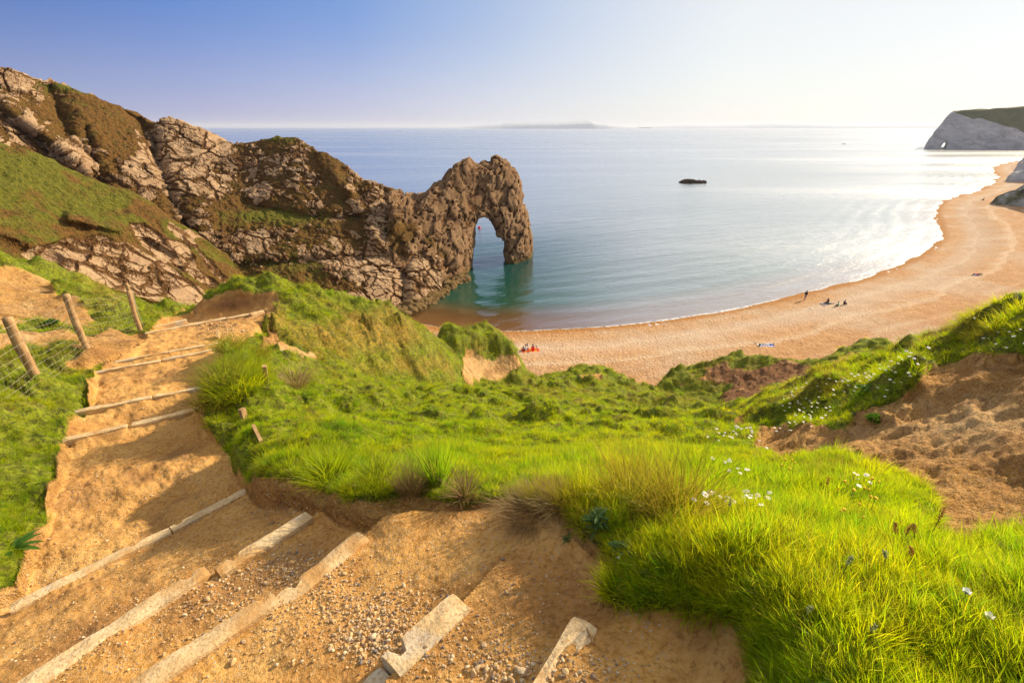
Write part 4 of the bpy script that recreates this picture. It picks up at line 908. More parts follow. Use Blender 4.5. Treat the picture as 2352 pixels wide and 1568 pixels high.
PH = [1.1, 1.1, 1.1, 1.1, 1.1]; PRr = [.06, .064, .058, .055, .056]
for i, (p, H_) in enumerate(zip(pb, PH)):
    hs = np.linspace(-.35, H_, 26); pts = [p+np.array([.012*math.sin(z*4+i), .01*math.cos(z*3+i), z]) for z in hs]
    rr = [PRr[i]*(1+.06*math.sin(z*9+i*2)+.03*math.sin(z*31+i)) for z in hs]; rr[-1] *= .93; pts[-1] = pts[-1]+np.array([0, 0, .0])
    V, Fc = tube(pts, rr, 16); mesh_np('post', rel(V, pb[1]), Fc, [POSTM], parent=fence)
wr = []
for s_ in range(4):
    a, b = pb[s_], pb[s_+1]; L = np.linalg.norm((b-a)[:2]); d = (b-a)/L
    side = np.array([d[1], -d[0], 0])*.08*(1 if d[0] < 0 else -1)
    nh = 8; nv = int(L/.17)
    def wp(u, v):
        z0 = a[2]*(1-u)+b[2]*u; sag = .10*math.sin(math.pi*u)*(.4+.6*v)
        w = .035*float(fbm(np.array(u*L*2+s_*9), np.array(v*3.), o=2)); w2 = .03*float(fbm(np.array(u*L*2.5+s_*9+50), np.array(v*4.), o=2))
        q = a*(1-u)+b*u; return np.array([q[0]+side[0]+w, q[1]+side[1]+w2, z0+.06+v*.98-sag+w2])
    for j in range(nh+1): wr.append(tube([wp(u, (j/nh)**1.25) for u in np.linspace(0, 1, 26)], .0013 if j < nh else .0018, 4))
    for i in range(nv+1): wr.append(tube([wp(min(1, i/nv+.004*math.sin(v*9+i)), v) for v in np.linspace(0, 1, 9)], .0011, 4))
V, Fc = join(wr); mesh_np('wire_netting', rel(V, pb[1]), Fc, [WIRE], parent=fence)
# ================================================================ short stakes and boards at the turf edge
def plank(name, px, py, w, d, hgt, rz, tilt, label, cat='stake', up=.0, Y=None):
    p = HIT(px, py)
    bm = bmesh.new(); bmesh.ops.create_cube(bm, size=1); bmesh.ops.scale(bm, vec=(w, d, hgt), verts=bm.verts)
    bmesh.ops.subdivide_edges(bm, edges=bm.edges, cuts=4, use_grid_fill=True)
    for v in bm.verts:
        c = v.co; e = .05*min(w, d)
        v.co += Vector((float(noise(np.array(c.x*30), np.array(c.z*14.)))*e, float(noise(np.array(c.y*30), np.array(c.z*14+5.)))*e, float(noise(np.array(c.x*20), np.array(c.y*20.)))*e*.8))
    me = bpy.data.meshes.new(name); bm.to_mesh(me); bm.free(); me.materials.append(POSTM)
    o = bpy.data.objects.new(name, me); COL.objects.link(o); o.location = (p[0], p[1], p[2]+hgt*.5-.08+up); o.rotation_euler = (tilt[0], tilt[1], rz); return tag(o, label, cat)
plank('stake', 614, 880, .05, .07, .34, .4, (.05, .08), 'short squared stake at the turf edge, right of the bushy grass mound')
plank('stake', 562, 962, .05, .07, .22, -.3, (-.05, -.1), 'squat split stake standing below the bushy grass mound')
plank('board', 592, 1000, .30, .03, .09, -.9, (0, .10), 'half buried weathered board lying in the grass below the squat stake', 'board', .03)
plank('board', 502, 776, .42, .05, .16, -1.1, (0, .12), 'tilted short board at the corner where the path bends', 'board', .05)
# ================================================================ stones and gravel
def stone_me(name, seed, mat, n=2, sq=(1, .8, .6)):
    bm = bmesh.new(); bmesh.ops.create_icosphere(bm, subdivisions=n, radius=.5)
    r = random.Random(seed); pl = [(Vector((r.gauss(0, 1), r.gauss(0, 1), r.gauss(0, 1))).normalized(), r.uniform(.30, .44)) for _ in range(9)]
    for v in bm.verts:
        for nn, dd in pl:
            k = v.co.dot(nn)
            if k > dd: v.co -= nn*(k-dd)*.9
        v.co = Vector((v.co.x*sq[0], v.co.y*sq[1], v.co.z*sq[2]))
    me = bpy.data.meshes.new(name); bm.to_mesh(me); bm.free(); me.materials.append(mat); return me
STM = NT('pebble'); oi = STM.n('ShaderNodeObjectInfo').outputs['Random']; rr_ = STM.n('ShaderNodeValToRGB'); STM.l(oi, rr_.inputs[0]); e = rr_.color_ramp.elements
while len(e) < 6: e.new(.5)
for q, (p_, c_) in zip(e, [(0, (.46, .28, .11)), (.25, (.62, .42, .20)), (.5, (.36, .27, .17)), (.62, (.68, .55, .36)), (.78, (.46, .24, .08)), (.95, (.16, .14, .13))]): q.position = p_; q.color = (*c_, 1)
nn_ = STM.noise(40, 4); STM = STM.fin(STM.bsdf(STM.mix(STM.rng(nn_, .4, .7, 0, .4), rr_.outputs[0], (.30, .20, .10)), .8, .2, STM.bump(nn_, .4, .003)))
SPEB = [bpy.data.objects.new('pebble', stone_me('pebble', s, STM, 2, (1, random.Random(s).uniform(.65, .95), random.Random(s+50).uniform(.45, .75)))) for s in range(6)]
def gravel():
    r = np.random.default_rng(5); P = []; 
    pat = [(870,1420,110,60,800,.011),(840,1480,70,40,260,.013),(760,1360,90,50,380,.008),(1160,1530,110,35,260,.012),(640,1180,70,60,500,.008),(580,1310,130,60,650,.009),(540,1390,120,60,420,.009),(330,1240,160,80,800,.008),(720,1300,80,40,500,.010),(700,1450,160,90,500,.009),(400,1380,200,80,600,.009),(200,1120,90,80,500,.008),(430,1110,60,60,380,.008),(480,740,60,14,260,.03),(520,760,40,10,120,.03),(1000,1350,220,90,260,.007),(1130,1470,120,60,300,.009),(300,930,110,40,220,.012),(980,1490,60,60,120,.012),(1350,1540,120,40,140,.009),(200,1480,200,80,500,.008),(120,1300,90,60,360,.008)]
    for cx, cy, rx, ry, n, s in pat:
        k = 0
        q = r.normal(0, .62, (n, 2))*[rx, ry]+[cx, cy]
        for px, py in q:
            if not (-60 < px < 1700 and py < 1640): continue
            p = HIT(px, py); 
            sz = s*float(r.lognormal(0, .42)); P.append((p[0], p[1], p[2]+sz*.12, sz))
    P = np.array(P); m = len(P)
    g = np.array([float(gl(gE, np.arctan2(P[i:i+1, 0], P[i:i+1, 1]), np.log(np.hypot(P[i:i+1, 0], P[i:i+1, 1])))[0]) for i in range(m)]); P = P[g > .5]; m = len(P)
    rot = np.stack([r.normal(0, .3, m), r.normal(0, .3, m), r.uniform(0, 6.28, m)], 1)
    scatter('gravel', P[:, :3], rot, np.repeat(P[:, 3:4], 3, 1), r.integers(0, 6, m), SPEB, 'loose flint gravel and small stones strewn over the dirt steps', 'gravel')
gravel()
def stone(px, py, s, seed, label, sq=(1, .8, .65)):
    p = HIT(px, py); o = bpy.data.objects.new('stone', stone_me('stone', seed, STM, 3, sq)); COL.objects.link(o); o.scale = (s, s, s); o.location = (p[0], p[1], p[2]+s*.18); o.rotation_euler = (0, .1, seed*1.3); tag(o, label, 'stone', 'larger stones on the path')
for a in [(535,1522,.042,11,'knobbly pale stone on the dirt just above the bottom edge, left of the gravel'),(636,1527,.024,12,'smaller pale stone right of the knobbly one near the bottom edge'),(404,1205,.03,13,'whitish stone against the shaded step edge below the turf bank'),(1163,1361,.022,14,'brown stone lying on the wide notched step',),(349,1161-22,.03,15,'flat stone on the shaded dirt landing'),(610,1268,.028,16,'light grey stone in the pebbles between the two lower steps'),(905,1430,.035,17,'biggest yellowish stone in the thick of the gravel patch'),(868,1470,.032,18,'stone at the lower edge of the gravel patch'),(1837,1061+0,.02,19,'white chip on the sandy bank')]:
    stone(*a)
# stick
p = HIT(1345, 1445); q = HIT(1362, 1482); V, Fc = tube([p+[0, 0, .012], (p+q)/2+[.004, 0, .018], q+[0, 0, .010]], [.004, .005, .003], 7)
tag(mesh_np('stick', V, Fc, [POSTM]), 'thin curved brown stick lying by the end of the nearest step edge', 'stick')
# ================================================================ plants that stand out one by one
def clump(name, px, py, n, rad, L, w, lean, mat, label, seed, curl=.8, cat='grass tuft', flat=1., segs=4):
    V, Fq, H, Rn = blades(n, rad, L, w, lean, seed, curl=curl, segs=segs); V = V*[1, 1, flat]
    p = HIT(px, py); Fl = [tuple(f) if f[2] != f[3] else tuple(f[:3]) for f in Fq.tolist()]
    o = mesh_np(name, V, Fl, [mat], attrs=dict(h=H, rv=Rn)); o.location = (p[0], p[1], p[2]+.01); return tag(o, label, cat, 'tufts standing out of the turf')
clump('grass_tuft', 948, 1128, 420, .085, .25, .0024, .38, GD, 'dead brown upright tuft at the turf edge, left of the tall green one', 1, curl=.5)
clump('grass_tuft', 1005, 1112, 260, .06, .30, .005, .25, GG, 'tall dark green tuft standing up behind the dirt edge', 2, curl=.45)
clump('grass_tuft', 1068, 1140, 240, .05, .20, .004, .85, GD, 'pale straw coloured tuft fanning out to the right of the tall green one', 3, curl=.6)
clump('straw_mat', 1225, 1172, 900, .16, .20, .0032, 1.25, GD, 'flattened mat of dead brown straw hanging over the bare bank', 4, curl=.9, cat='straw', flat=.6)
clump('straw_mat', 1290, 1165, 420, .10, .18, .003, 1.1, GD, 'smaller patch of dead straw under the long grass', 5, curl=.9, cat='straw', flat=.6)
clump('grass_tuft', 672, 885, 500, .22, .36, .006, .8, GD, 'round tussock with bleached tips below the end of the brown knoll', 6, curl=1.)
clump('grass_tuft', 690, 895, 300, .2, .30, .006, .9, GG, 'green side of a tussock right under the bleached one', 7, curl=1.)
clump('grass_tuft', 755, 1100, 420, .14, .26, .0045, .6, GG, 'dark spiky tuft drooping over the shaded bank above the steps', 8, curl=.9)
clump('grass_tuft', 865, 1105, 300, .10, .20, .0045, .6, GG, 'low dark tuft beside the dead brown one', 9, curl=.9)
clump('grass_tuft', 1420, 1360, 300, .07, .12, .0045, .7, GG, 'small isolated green tuft on the edge of the bare bank', 10, curl=.8)
clump('grass_tuft', 1605, 1090, 260, .12, .26, .004, .55, GG, 'dark round tuft in the bright meadow right of the long brown grass', 11, curl=.8)
clump('grass_tuft', 1450, 1150, 520, .16, .34, .003, .45, GO, 'long olive brown grass leaning at the head of the bank', 12, curl=.9)
clump('grass_tuft', 1560, 1180, 520, .16, .32, .003, .5, GO, 'long olive grass arching over the shaded hollow', 13, curl=.9)
for i, (x, y, s) in enumerate([(530,800,.32),(555,845,.36),(510,870,.34),(545,905,.36),(500,925,.3),(580,880,.3),(585,820,.26)]):
    clump('grass_tuft', x, y, 420, .26, s, .006, .7, GO if i % 2 == 0 else GG, ['shaggy grass at the head of the mound between path and meadow','shaggy mop of grass in the middle of the path-side mound','grass draping over the path side of the mound','grass at the widest part of the path-side mound','low grass at the mound foot next to the broken step','grass on the meadow side of the mound above the split stake','grass at the corner above the short squared stake'][i], 30+i, curl=1.)
# leafy plants
def leafplant(name, px, py, n, L, w, rise, mat, label, cat, seed, jag=0, stems=0):
    r = random.Random(seed); p = HIT(px, py); V, Fc = [], []
    for i in range(n):
        a = r.uniform(0, 6.28); l = L*r.uniform(.6, 1.1); u = rise*r.uniform(.6, 1.3); m = 8; b = len(V); z0 = (r.uniform(0, stems) if stems else 0)
        ox, oy = (r.gauss(0, .012), r.gauss(0, .012)) if stems else (0, 0)
        for k in range(m+1):
            t = k/m; an = u*(1-t*1.1); cx = ox+math.cos(a)*l*t*math.cos(an*.7); cy = oy+math.sin(a)*l*t*math.cos(an*.7); cz = z0+l*(math.sin(u)*t-.5*t*t*.9)
            ww = w*math.sin(math.pi*min(1, t*.92+.06))**.8*(1 if not jag else (1 if k % 2 else .35))
            V += [(cx-math.sin(a)*ww, cy+math.cos(a)*ww, cz+.004), (cx, cy, cz-.002), (cx+math.sin(a)*ww, cy-math.cos(a)*ww, cz+.004)]
        for k in range(m): q = b+3*k; Fc += [(q, q+1, q+4, q+3), (q+1, q+2, q+5, q+4)]
    o = mesh_np('leaves' if stems else name, V, Fc, [mat], attrs=dict(h=[.7]*len(V), rv=[.3]*len(V)))
    if stems:
        e_ = empty(name, p); o.parent = e_; sv, sf = tube([(0, 0, -.02), (.004, 0, stems*.5), (0, .004, stems)], [.004, .003, .002], 6); mesh_np('stem', sv, sf, [mat], parent=e_, attrs=dict(h=[.5]*len(sv), rv=[.3]*len(sv))); return tag(e_, label, cat)
    o.location = p; return tag(o, label, cat)
THI = m_grass('thistle_leaf', [(.11, .20, .07), (.14, .23, .08), (.09, .17, .07), (.17, .22, .09), (.09, .16, .05)], [(.12, .26, .08), (.16, .3, .08), (.1, .2, .08), (.2, .3, .1), (.1, .2, .06)], .35)
LEAF = m_grass('leaf_green', [(.06, .15, .02), (.09, .19, .02), (.04, .11, .02), (.14, .2, .03), (.05, .12, .02)], [(.2, .45, .03), (.3, .5, .03), (.12, .34, .03), (.3, .4, .05), (.15, .3, .02)], .45)
leafplant('thistle', 1368, 1215, 46, .065, .011, .8, THI, 'spiny blue green thistle on the bare bank, the upper of two', 'thistle', 1, 1, .09)
leafplant('thistle', 1432, 1275, 34, .06, .010, .6, THI, 'lower straggly thistle beside a white flower on the shaded bank', 'thistle', 2, 1, .05)
leafplant('thistle', 1300, 1240, 14, .03, .006, .4, THI, 'tiny thistle seedling left of the upper thistle', 'thistle', 5, 1, .02)
leafplant('plantain', 30, 1262, 9, .20, .022, .5, LEAF, 'broad-leaved plantain rosette at the left edge of the path', 'plant', 3)
leafplant('weed', 1985, 905, 60, .10, .014, .6, LEAF, 'patch of leafy green weed below the daisies at the top of the sandy cliff', 'plant', 4, 0, .08)
leafplant('weed', 120, 745, 60, .16, .03, .6, LEAF, 'low dark green weed clump on the sand behind the fence', 'plant', 6, 0, .1)
# gorse
def bush(px, py, s, label, cat, n=900, seed=3, mat=None):
    r = np.random.default_rng(seed); p = HIT(px, py); e_ = empty('gorse_bush', p); V, Fc = [], []
    for i in range(n):
        v = r.normal(0, 1, 3); v /= np.linalg.norm(v); v[2] = abs(v[2])*1.1-.15; rad = s*(.75+.3*float(noise(np.array(v[0]*2.2), np.array(v[1]*2.2), np.array(v[2]*2.2))))*r.uniform(.75, 1)
        c = v*rad+[0, 0, s*.55]; d = v+r.normal(0, .5, 3); d /= np.linalg.norm(d); q = np.cross(d, r.normal(0, 1, 3)); q /= np.linalg.norm(q); b = len(V); l = s*.22
        V += [c-q*l*.16, c+q*l*.16, c+d*l]; Fc.append((b, b+1, b+2))
    mesh_np('foliage', V, Fc, [mat or LEAF], smooth=False, parent=e_, attrs=dict(h=[.8]*len(V), rv=list(np.repeat(r.uniform(0, .6, n), 3))))
    sv, sf = join([tube([(0, 0, -.04), (s*.3*math.cos(a), s*.3*math.sin(a), s*.5)], [s*.05, s*.02], 5) for a in (0, 2.1, 4.2)]); mesh_np('stem', sv, sf, [POSTM], parent=e_); tag(e_, label, cat)
bush(2003, 972, .075, 'small round gorse bush growing alone on the sandy cliff', 'bush', 1400)
# ================================================================ flowers
PET = simple('petal', (.78, .78, .74), .7, .05, 40); YEL = simple('flower_yellow', (.75, .48, .02), .7, .1, 60); STEMM = simple('flower_stem', (.09, .17, .03), .8, .2, 20)
def daisy_proto(hgt, rad, seed):
    r = random.Random(seed); root = empty('daisy'); bx, by = r.uniform(-.02, .02), r.uniform(-.02, .02)
    V, Fc = tube([(0, 0, -.02), (bx*.3, by*.3, hgt*.5), (bx, by, hgt)], .0012, 5); mesh_np('stem', V, Fc, [STEMM], parent=root)
    tl = Matrix.Rotation(r.uniform(-.35, .35), 3, 'X') @ Matrix.Rotation(r.uniform(-.35, .35), 3, 'Y'); V, Fc = [], []; n = 15
    for i in range(n):
        a = 2*math.pi*i/n+r.uniform(-.06, .06); b = len(V); dr = r.uniform(-.12, .22)
        for t, w in ((.22, .06), (.5, .17), (.8, .19), (1, .07)):
            for sd_ in (-1, 0, 1): V.append(tuple(tl @ Vector((rad*(t*math.cos(a)-sd_*w*math.sin(a)), rad*(t*math.sin(a)+sd_*w*math.cos(a)), rad*(-dr*t*t+(.03 if sd_ == 0 else 0)))) + Vector((bx, by, hgt))))
        for k in range(3):
            q = b+3*k; Fc += [(q, q+1, q+4, q+3), (q+1, q+2, q+5, q+4)]
    mesh_np('petals', V, Fc, [PET], parent=root)
    V, Fc = [], []
    for j in range(4):
        rr = rad*.3*math.cos(j/3*1.45); zz = rad*.16*math.sin(j/3*1.45)
        for i in range(9): V.append(tuple(tl @ Vector((rr*math.cos(i*.698), rr*math.sin(i*.698), zz+.001)) + Vector((bx, by, hgt))))
    Fc = [(j*9+i, j*9+(i+1) % 9, (j+1)*9+(i+1) % 9, (j+1)*9+i) for j in range(3) for i in range(9)]+[tuple(27+i for i in range(9))]
    mesh_np('centre', V, Fc, [YEL], parent=root); return root
DP = [daisy_proto(.13, .021, 1), daisy_proto(.17, .023, 2), daisy_proto(.10, .020, 3), daisy_proto(.15, .022, 4)]
DPu = [True]*4
def daisies(spots, label, group, hs=1.):
    hs = hs*.66
    for i, (px, py) in enumerate(spots):
        p = HIT(px, py+0)
        if math.hypot(p[0], p[1]) > 20: continue
        k = random.randrange(4); o = DP[k] if DPu[k] else copy_tree(DP[k]); DPu[k] = False
        o.location = p; o.rotation_euler = (0, 0, random.uniform(0, 6.28)); o.scale = (hs*random.uniform(.8, 1.15),)*3; tag(o, label, 'daisy', group)
def along(pts, n, w, seed, wy=None):
    r = random.Random(seed); out = []
    for _ in range(n):
        k = r.random()*(len(pts)-1); i = int(k); f = k-i; x = pts[i][0]*(1-f)+pts[i+1][0]*f; y = pts[i][1]*(1-f)+pts[i+1][1]*f
        out.append((x+r.gauss(0, w), y+abs(r.gauss(0, wy or w))+3))
    return out
daisies(along([(1790,925),(1850,900),(1950,870),(2030,850),(2100,815)], 90, 22, 1, 30), 'white daisy, one of the many along the grassy ridge above the sandy cliff', 'daisies on the long ridge', 1.1)
daisies(along([(1790,990),(1850,965),(1900,940)], 22, 18, 2, 10), 'white daisy low on the ridge just above its crumbling lower edge', 'daisies low on the ridge')
daisies([(2180,760),(2215,742),(2235,748),(2262,770),(2285,775),(2300,772),(2312,778),(2265,790),(2282,805),(2318,800),(2345,790),(2336,775),(2250,800),(2308,815),(2348,812),(2222,735),(2240,722),(2268,712),(2190,745)], 'white daisy on the high turf at the right edge, large and near', 'daisies at the right edge', 1.)
daisies(along([(1640,1000),(1690,985),(1720,1010)], 26, 22, 3, 14), 'white daisy in the green hollow at the foot of the ridge', 'daisies in the hollow')
daisies(along([(1640,1075),(1690,1090)], 9, 24, 4, 8), 'white daisy below the hollow, in the meadow beside the crumbling bank', 'daisies beside the crumbling bank')
daisies(along([(1620,1165),(1680,1160),(1755,1160)], 22, 14, 5, 12), 'white daisy of the loose cluster in long grass right of the olive grass', 'daisies in the long grass')
daisies([(1943,1125),(1962,1115),(1978,1120),(1968,1140),(1990,1128)], 'white daisy beside the small yellow flowers', 'daisies beside the yellow flowers')
daisies([(1035,722-0),(640,795),(655,800),(648,812),(668,815),(630,790)], 'tiny white daisy at the foot of the brown knoll', 'daisies at the knoll foot', 1.3)
# yellow trefoil
def yroot():
    root = empty('yellow_flower'); V, Fc = tube([(0, 0, -.02), (.002, 0, .08)], .001, 4); mesh_np('stem', V, Fc, [STEMM], parent=root)
    me = stone_me('flower_head', 77, YEL, 2, (1, 1, .6)); o = bpy.data.objects.new('flower_head', me); COL.objects.link(o); o.parent = root; o.location = (.002, 0, .085); o.scale = (.017,)*3; return root
y0 = yroot(); used = False
r_ = random.Random(8)
for i in range(30):
    px, py = (1960+r_.gauss(0, 28), 1150+r_.gauss(0, 38)) if i > 7 else (1800+r_.gauss(0, 14), 1085+r_.gauss(0, 8))
    p = HIT(px, py); o = y0 if not used else copy_tree(y0); used = True; o.location = p; o.rotation_euler = (0, 0, r_.uniform(0, 6)); o.scale = (r_.uniform(.7, 1.3),)*3
    tag(o, 'small yellow flower among the grass above the sandy cliff foot' if i > 7 else 'small yellow flower at the meadow edge left of the others', 'yellow flower', 'yellow flowers in the turf')
# two white campion heads
for i, (px, py, lab) in enumerate([(2198, 1400, 'papery white flower head in the grass near the right edge, the higher of two'), (2250, 1452, 'papery white flower head nearer the bottom right corner, the lower of two'), (1418, 1300, 'single small white flower beside the lower thistle')]):
    root = empty('white_flower', HIT(px, py)); hh = [.07, .06, .045][i]; V, Fc = tube([(0, 0, -.02), (.003, .002, hh)], .0012, 5); mesh_np('stem', V, Fc, [STEMM], parent=root)
    r = random.Random(i); V, Fc = [], []
    for k in range(9):
        a = k*.75; b = len(V); R_ = [.011, .011, .007][i]
        for t, w in ((0, .25), (.5, .6), (.9, .5), (1.05, .2)):
            for s_ in (-1, 0, 1): V.append((R_*(t*math.cos(a)*.9-s_*w*math.sin(a)), R_*(t*math.sin(a)*.9+s_*w*math.cos(a)), hh+R_*(t*1.1*(1 if k % 2 else .5)+.1*r.random())))
        for k2 in range(3): q = b+3*k2; Fc += [(q, q+1, q+4, q+3), (q+1, q+2, q+5, q+4)]
    mesh_np('petals', V, Fc, [PET], parent=root); tag(root, lab, 'white flower', 'white flower heads')
# sorrel spikes and seed heads
SOR = simple('sorrel', (.50, .20, .05), .9, .3, 60); SEED = simple('seed_head', (.42, .44, .18), .9, .3, 60)
def spike(px, py, hgt, mat, label, seed, n=60, hl=.35, name='sorrel', cat='sorrel'):
    r = random.Random(seed); root = empty(name, HIT(px, py)); bend = r.uniform(-.03, .03)
    V, Fc = tube([(0, 0, -.02), (bend*.3, 0, hgt*.5), (bend, .01, hgt)], .0014, 5); mesh_np('stem', V, Fc, [STEMM], parent=root)
    parts = []
    for k in range(n):
        t = 1-hl*r.random(); a = r.uniform(0, 6.28); rr = r.uniform(.001, .007)*(1.4-abs(t-1+hl/2)/hl); c = Vector((bend*t*t+rr*math.cos(a), .01*t*t+rr*math.sin(a), hgt*t)); s_ = r.uniform(.0016, .003)
        parts.append(([c+Vector(q)*s_ for q in ((1, 0, 0), (0, 1, 0), (-1, 0, 0), (0, -1, 0), (0, 0, 1.3), (0, 0, -1.3))], [(0, 1, 4), (1, 2, 4), (2, 3, 4), (3, 0, 4), (1, 0, 5), (2, 1, 5), (3, 2, 5), (0, 3, 5)]))
    V, Fc = join(parts); mesh_np('seed_head', V, Fc, [mat], parent=root); tag(root, label, cat, name+' spikes' if name == 'sorrel' else 'grass seed heads')
for i, (x, y, h_, lab) in enumerate([(2128,1245,.17,'tallest rusty sorrel spike against the bare cliff foot'),(2092,1262,.12,'rusty sorrel spike just left of the tallest'),(2060,1262,.12,'rusty sorrel spike of the close pair at the grass edge, right one'),(2047,1258,.12,'rusty sorrel spike of the close pair at the grass edge, left one'),(2085,1310,.10,'rusty sorrel spike lower down in the grass'),(1890,1140,.12,'rusty sorrel spike on the grassy knob above the meadow')]): spike(x, y, h_, SOR, lab, i)
for i, (x, y, h_, lab) in enumerate([(1920,1345,.12,'pale green seed head standing in the middle of the right-hand grass'),(2025,1330,.12,'dark seed head right of the pale one'),(1830,1450,.10,'drooping seed head low in the right-hand grass'),(1975,1490,.09,'bluish seed head close to the bottom of the right-hand grass'),(1660,1215,.16,'long thin seed head bending over the shaded hollow')]): spike(x, y, h_, SEED, lab, 20+i, 70, .22, 'grass_seed_head', 'seed head')
# ================================================================ people on the beach
def simplec(name, c): return simple(name, c, .85, .12, 6)
SKIN = simplec('skin', (.50, .30, .20)); HAIRD = simplec('dark_hair', (.035, .022, .016)); CLO = {k: simplec('cloth_'+k, v) for k, v in dict(black=(.02, .02, .025), grey=(.22, .24, .28), white=(.78, .78, .80), red=(.75, .03, .03), teal=(.03, .45, .38), blue=(.12, .22, .62), navy=(.04, .05, .12), pink=(.6, .3, .25), brown=(.16, .08, .05)).items()}
def person(P, cols, loc, rz, label, hair=HAIRD, s=1., group=None):
    """P: joints; one skinned body surface, coloured by what covers each limb"""
    names = list(P); V = [P[k] for k in names]; ix = {k: i for i, k in enumerate(names)}
    ed = [('pel', 'bel'), ('bel', 'chest'), ('chest', 'neck'), ('neck', 'head'), ('head', 'crown')]
    for q in 'LR': ed += [('chest', 'sh'+q), ('sh'+q, 'el'+q), ('el'+q, 'wr'+q), ('wr'+q, 'pa'+q), ('pel', 'hi'+q), ('hi'+q, 'kn'+q), ('kn'+q, 'an'+q), ('an'+q, 'to'+q)]
    rad = dict(pel=.15, bel=.135, chest=.15, neck=.06, head=.098, crown=.085, sh=.07, el=.05, wr=.034, pa=.036, hi=.10, kn=.066, an=.045, to=.04)
    R_ = [rad.get(k, rad.get(k[:-1], .05)) for k in names]
    for q in 'LR':
        w, pa = Vector(P['wr'+q]), Vector(P['pa'+q]); d = (pa-w).normalized(); sd_ = d.cross(Vector((.3, .2, 1))).normalized()
        for f in range(5):
            o = (f-2)*.016; l = (.055, .075, .085, .08, .06)[f] if f else .045
            names.append('f%d%s' % (f, q)); V.append(tuple(pa+sd_*o*1.3+d*l*.7+(sd_*-.03 if f == 0 else Vector()))); R_.append(.0095); ed.append(('pa'+q, names[-1]))
    ix = {k: i for i, k in enumerate(names)}
    me = bpy.data.meshes.new('body'); me.from_pydata([tuple(v) for v in V], [(ix[a], ix[b]) for a, b in ed], []); ob = bpy.data.objects.new('body', me); COL.objects.link(ob)
    md = ob.modifiers.new('s', 'SKIN'); 
    for i, sv in enumerate(me.skin_vertices[0].data): sv.radius = (R_[i], R_[i]*(.8 if names[i] in ('chest', 'bel', 'pel') else 1)); sv.use_root = names[i] == 'pel'
    ob.modifiers.new('u', 'SUBSURF').levels = 2
    dg = bpy.context.evaluated_depsgraph_get(); m2 = bpy.data.meshes.new_from_object(ob.evaluated_get(dg)); bpy.data.objects.remove(ob)
    lim = {}
    for a, b in ed:
        k = b.rstrip('LR') if b not in ('pel', 'bel', 'chest', 'neck', 'head', 'crown') else b
        lim[(a, b)] = {'bel': 'top', 'chest': 'top', 'neck': 'skin', 'head': 'skin', 'crown': 'skin', 'sh': 'top', 'el': 'top', 'wr': 'sleeve', 'pa': 'skin', 'hi': 'trouser', 'kn': 'trouser', 'an': 'shin', 'to': 'shoe'}.get(k, 'skin')
    mats = [SKIN, CLO[cols['top']], CLO[cols['sleeve']] if cols.get('sleeve') else SKIN, CLO[cols['trouser']], CLO[cols['shin']] if cols.get('shin') else SKIN, CLO[cols.get('shoe', 'brown')]]
    key = ['skin', 'top', 'sleeve', 'trouser', 'shin', 'shoe']
    for m in mats: m2.materials.append(m)
    A = np.array([V[ix[a]] for a, b in ed]); B = np.array([V[ix[b]] for a, b in ed]); lk_ = [key.index(lim[e]) for e in ed]
    for pl in m2.polygons:
        c = np.array(pl.center); t = np.clip(((c-A)*(B-A)).sum(1)/((B-A)**2).sum(1), 0, 1); pl.material_index = lk_[int(np.argmin(np.linalg.norm(A+(B-A)*t[:, None]-c, axis=1)))]; pl.use_smooth = True
    root = empty('person', loc, rz); root.scale = (s,)*3
    b_ = bpy.data.objects.new('body', m2); COL.objects.link(b_); b_.parent = root
    # face and hair
    h, c = Vector(P['head']), Vector(P['crown']); up = (c-h).normalized(); fw = Vector(P.get('_f', (0, 1, 0))) if '_f' in P else Vector((0, 1, 0)); fw = (fw-up*fw.dot(up)).normalized(); sd_ = up.cross(fw)
    hv, hf = [], []
    for j in range(7):
        for i in range(12):
            e_ = -.35+j/6*1.92; a = i/12*6.283; v = Vector((math.cos(a)*math.cos(e_), math.sin(a)*math.cos(e_), math.sin(e_)))
            k = .118 if not (v.y > .25 and v.z < .45) else .085
            hv.append(tuple(h+up*.03+(sd_*v.x*.9+fw*v.y+up*v.z*1.12)*k))
    hf = [(j*12+i, j*12+(i+1) % 12, (j+1)*12+(i+1) % 12, (j+1)*12+i) for j in range(6) for i in range(12)]
    mesh_np('hair', hv, hf, [hair], parent=root)
    parts = []
    for o_, r_ in ((fw*.105+up*.0, .016), ):
        V0, F0 = tube([h+o_-up*.012, h+fw*.125-up*.02], [.012, .008], 6); parts.append((V0, F0))
    nv, nf = join(parts); mesh_np('nose', nv, nf, [SKIN], parent=root)
    ev, ef = join([([h+fw*.097+sd_*s2*.034+up*.02+Vector(q)*.009 for q in ((1, 0, 0), (0, 1, 0), (-1, 0, 0), (0, -1, 0), (0, 0, 1), (0, 0, -1))], [(0, 1, 4), (1, 2, 4), (2, 3, 4), (3, 0, 4), (1, 0, 5), (2, 1, 5), (3, 2, 5), (0, 3, 5)]) for s2 in (-1, 1)]); mesh_np('eyes', ev, ef, [HAIRD], parent=root)
    return tag(root, label, 'person', group)
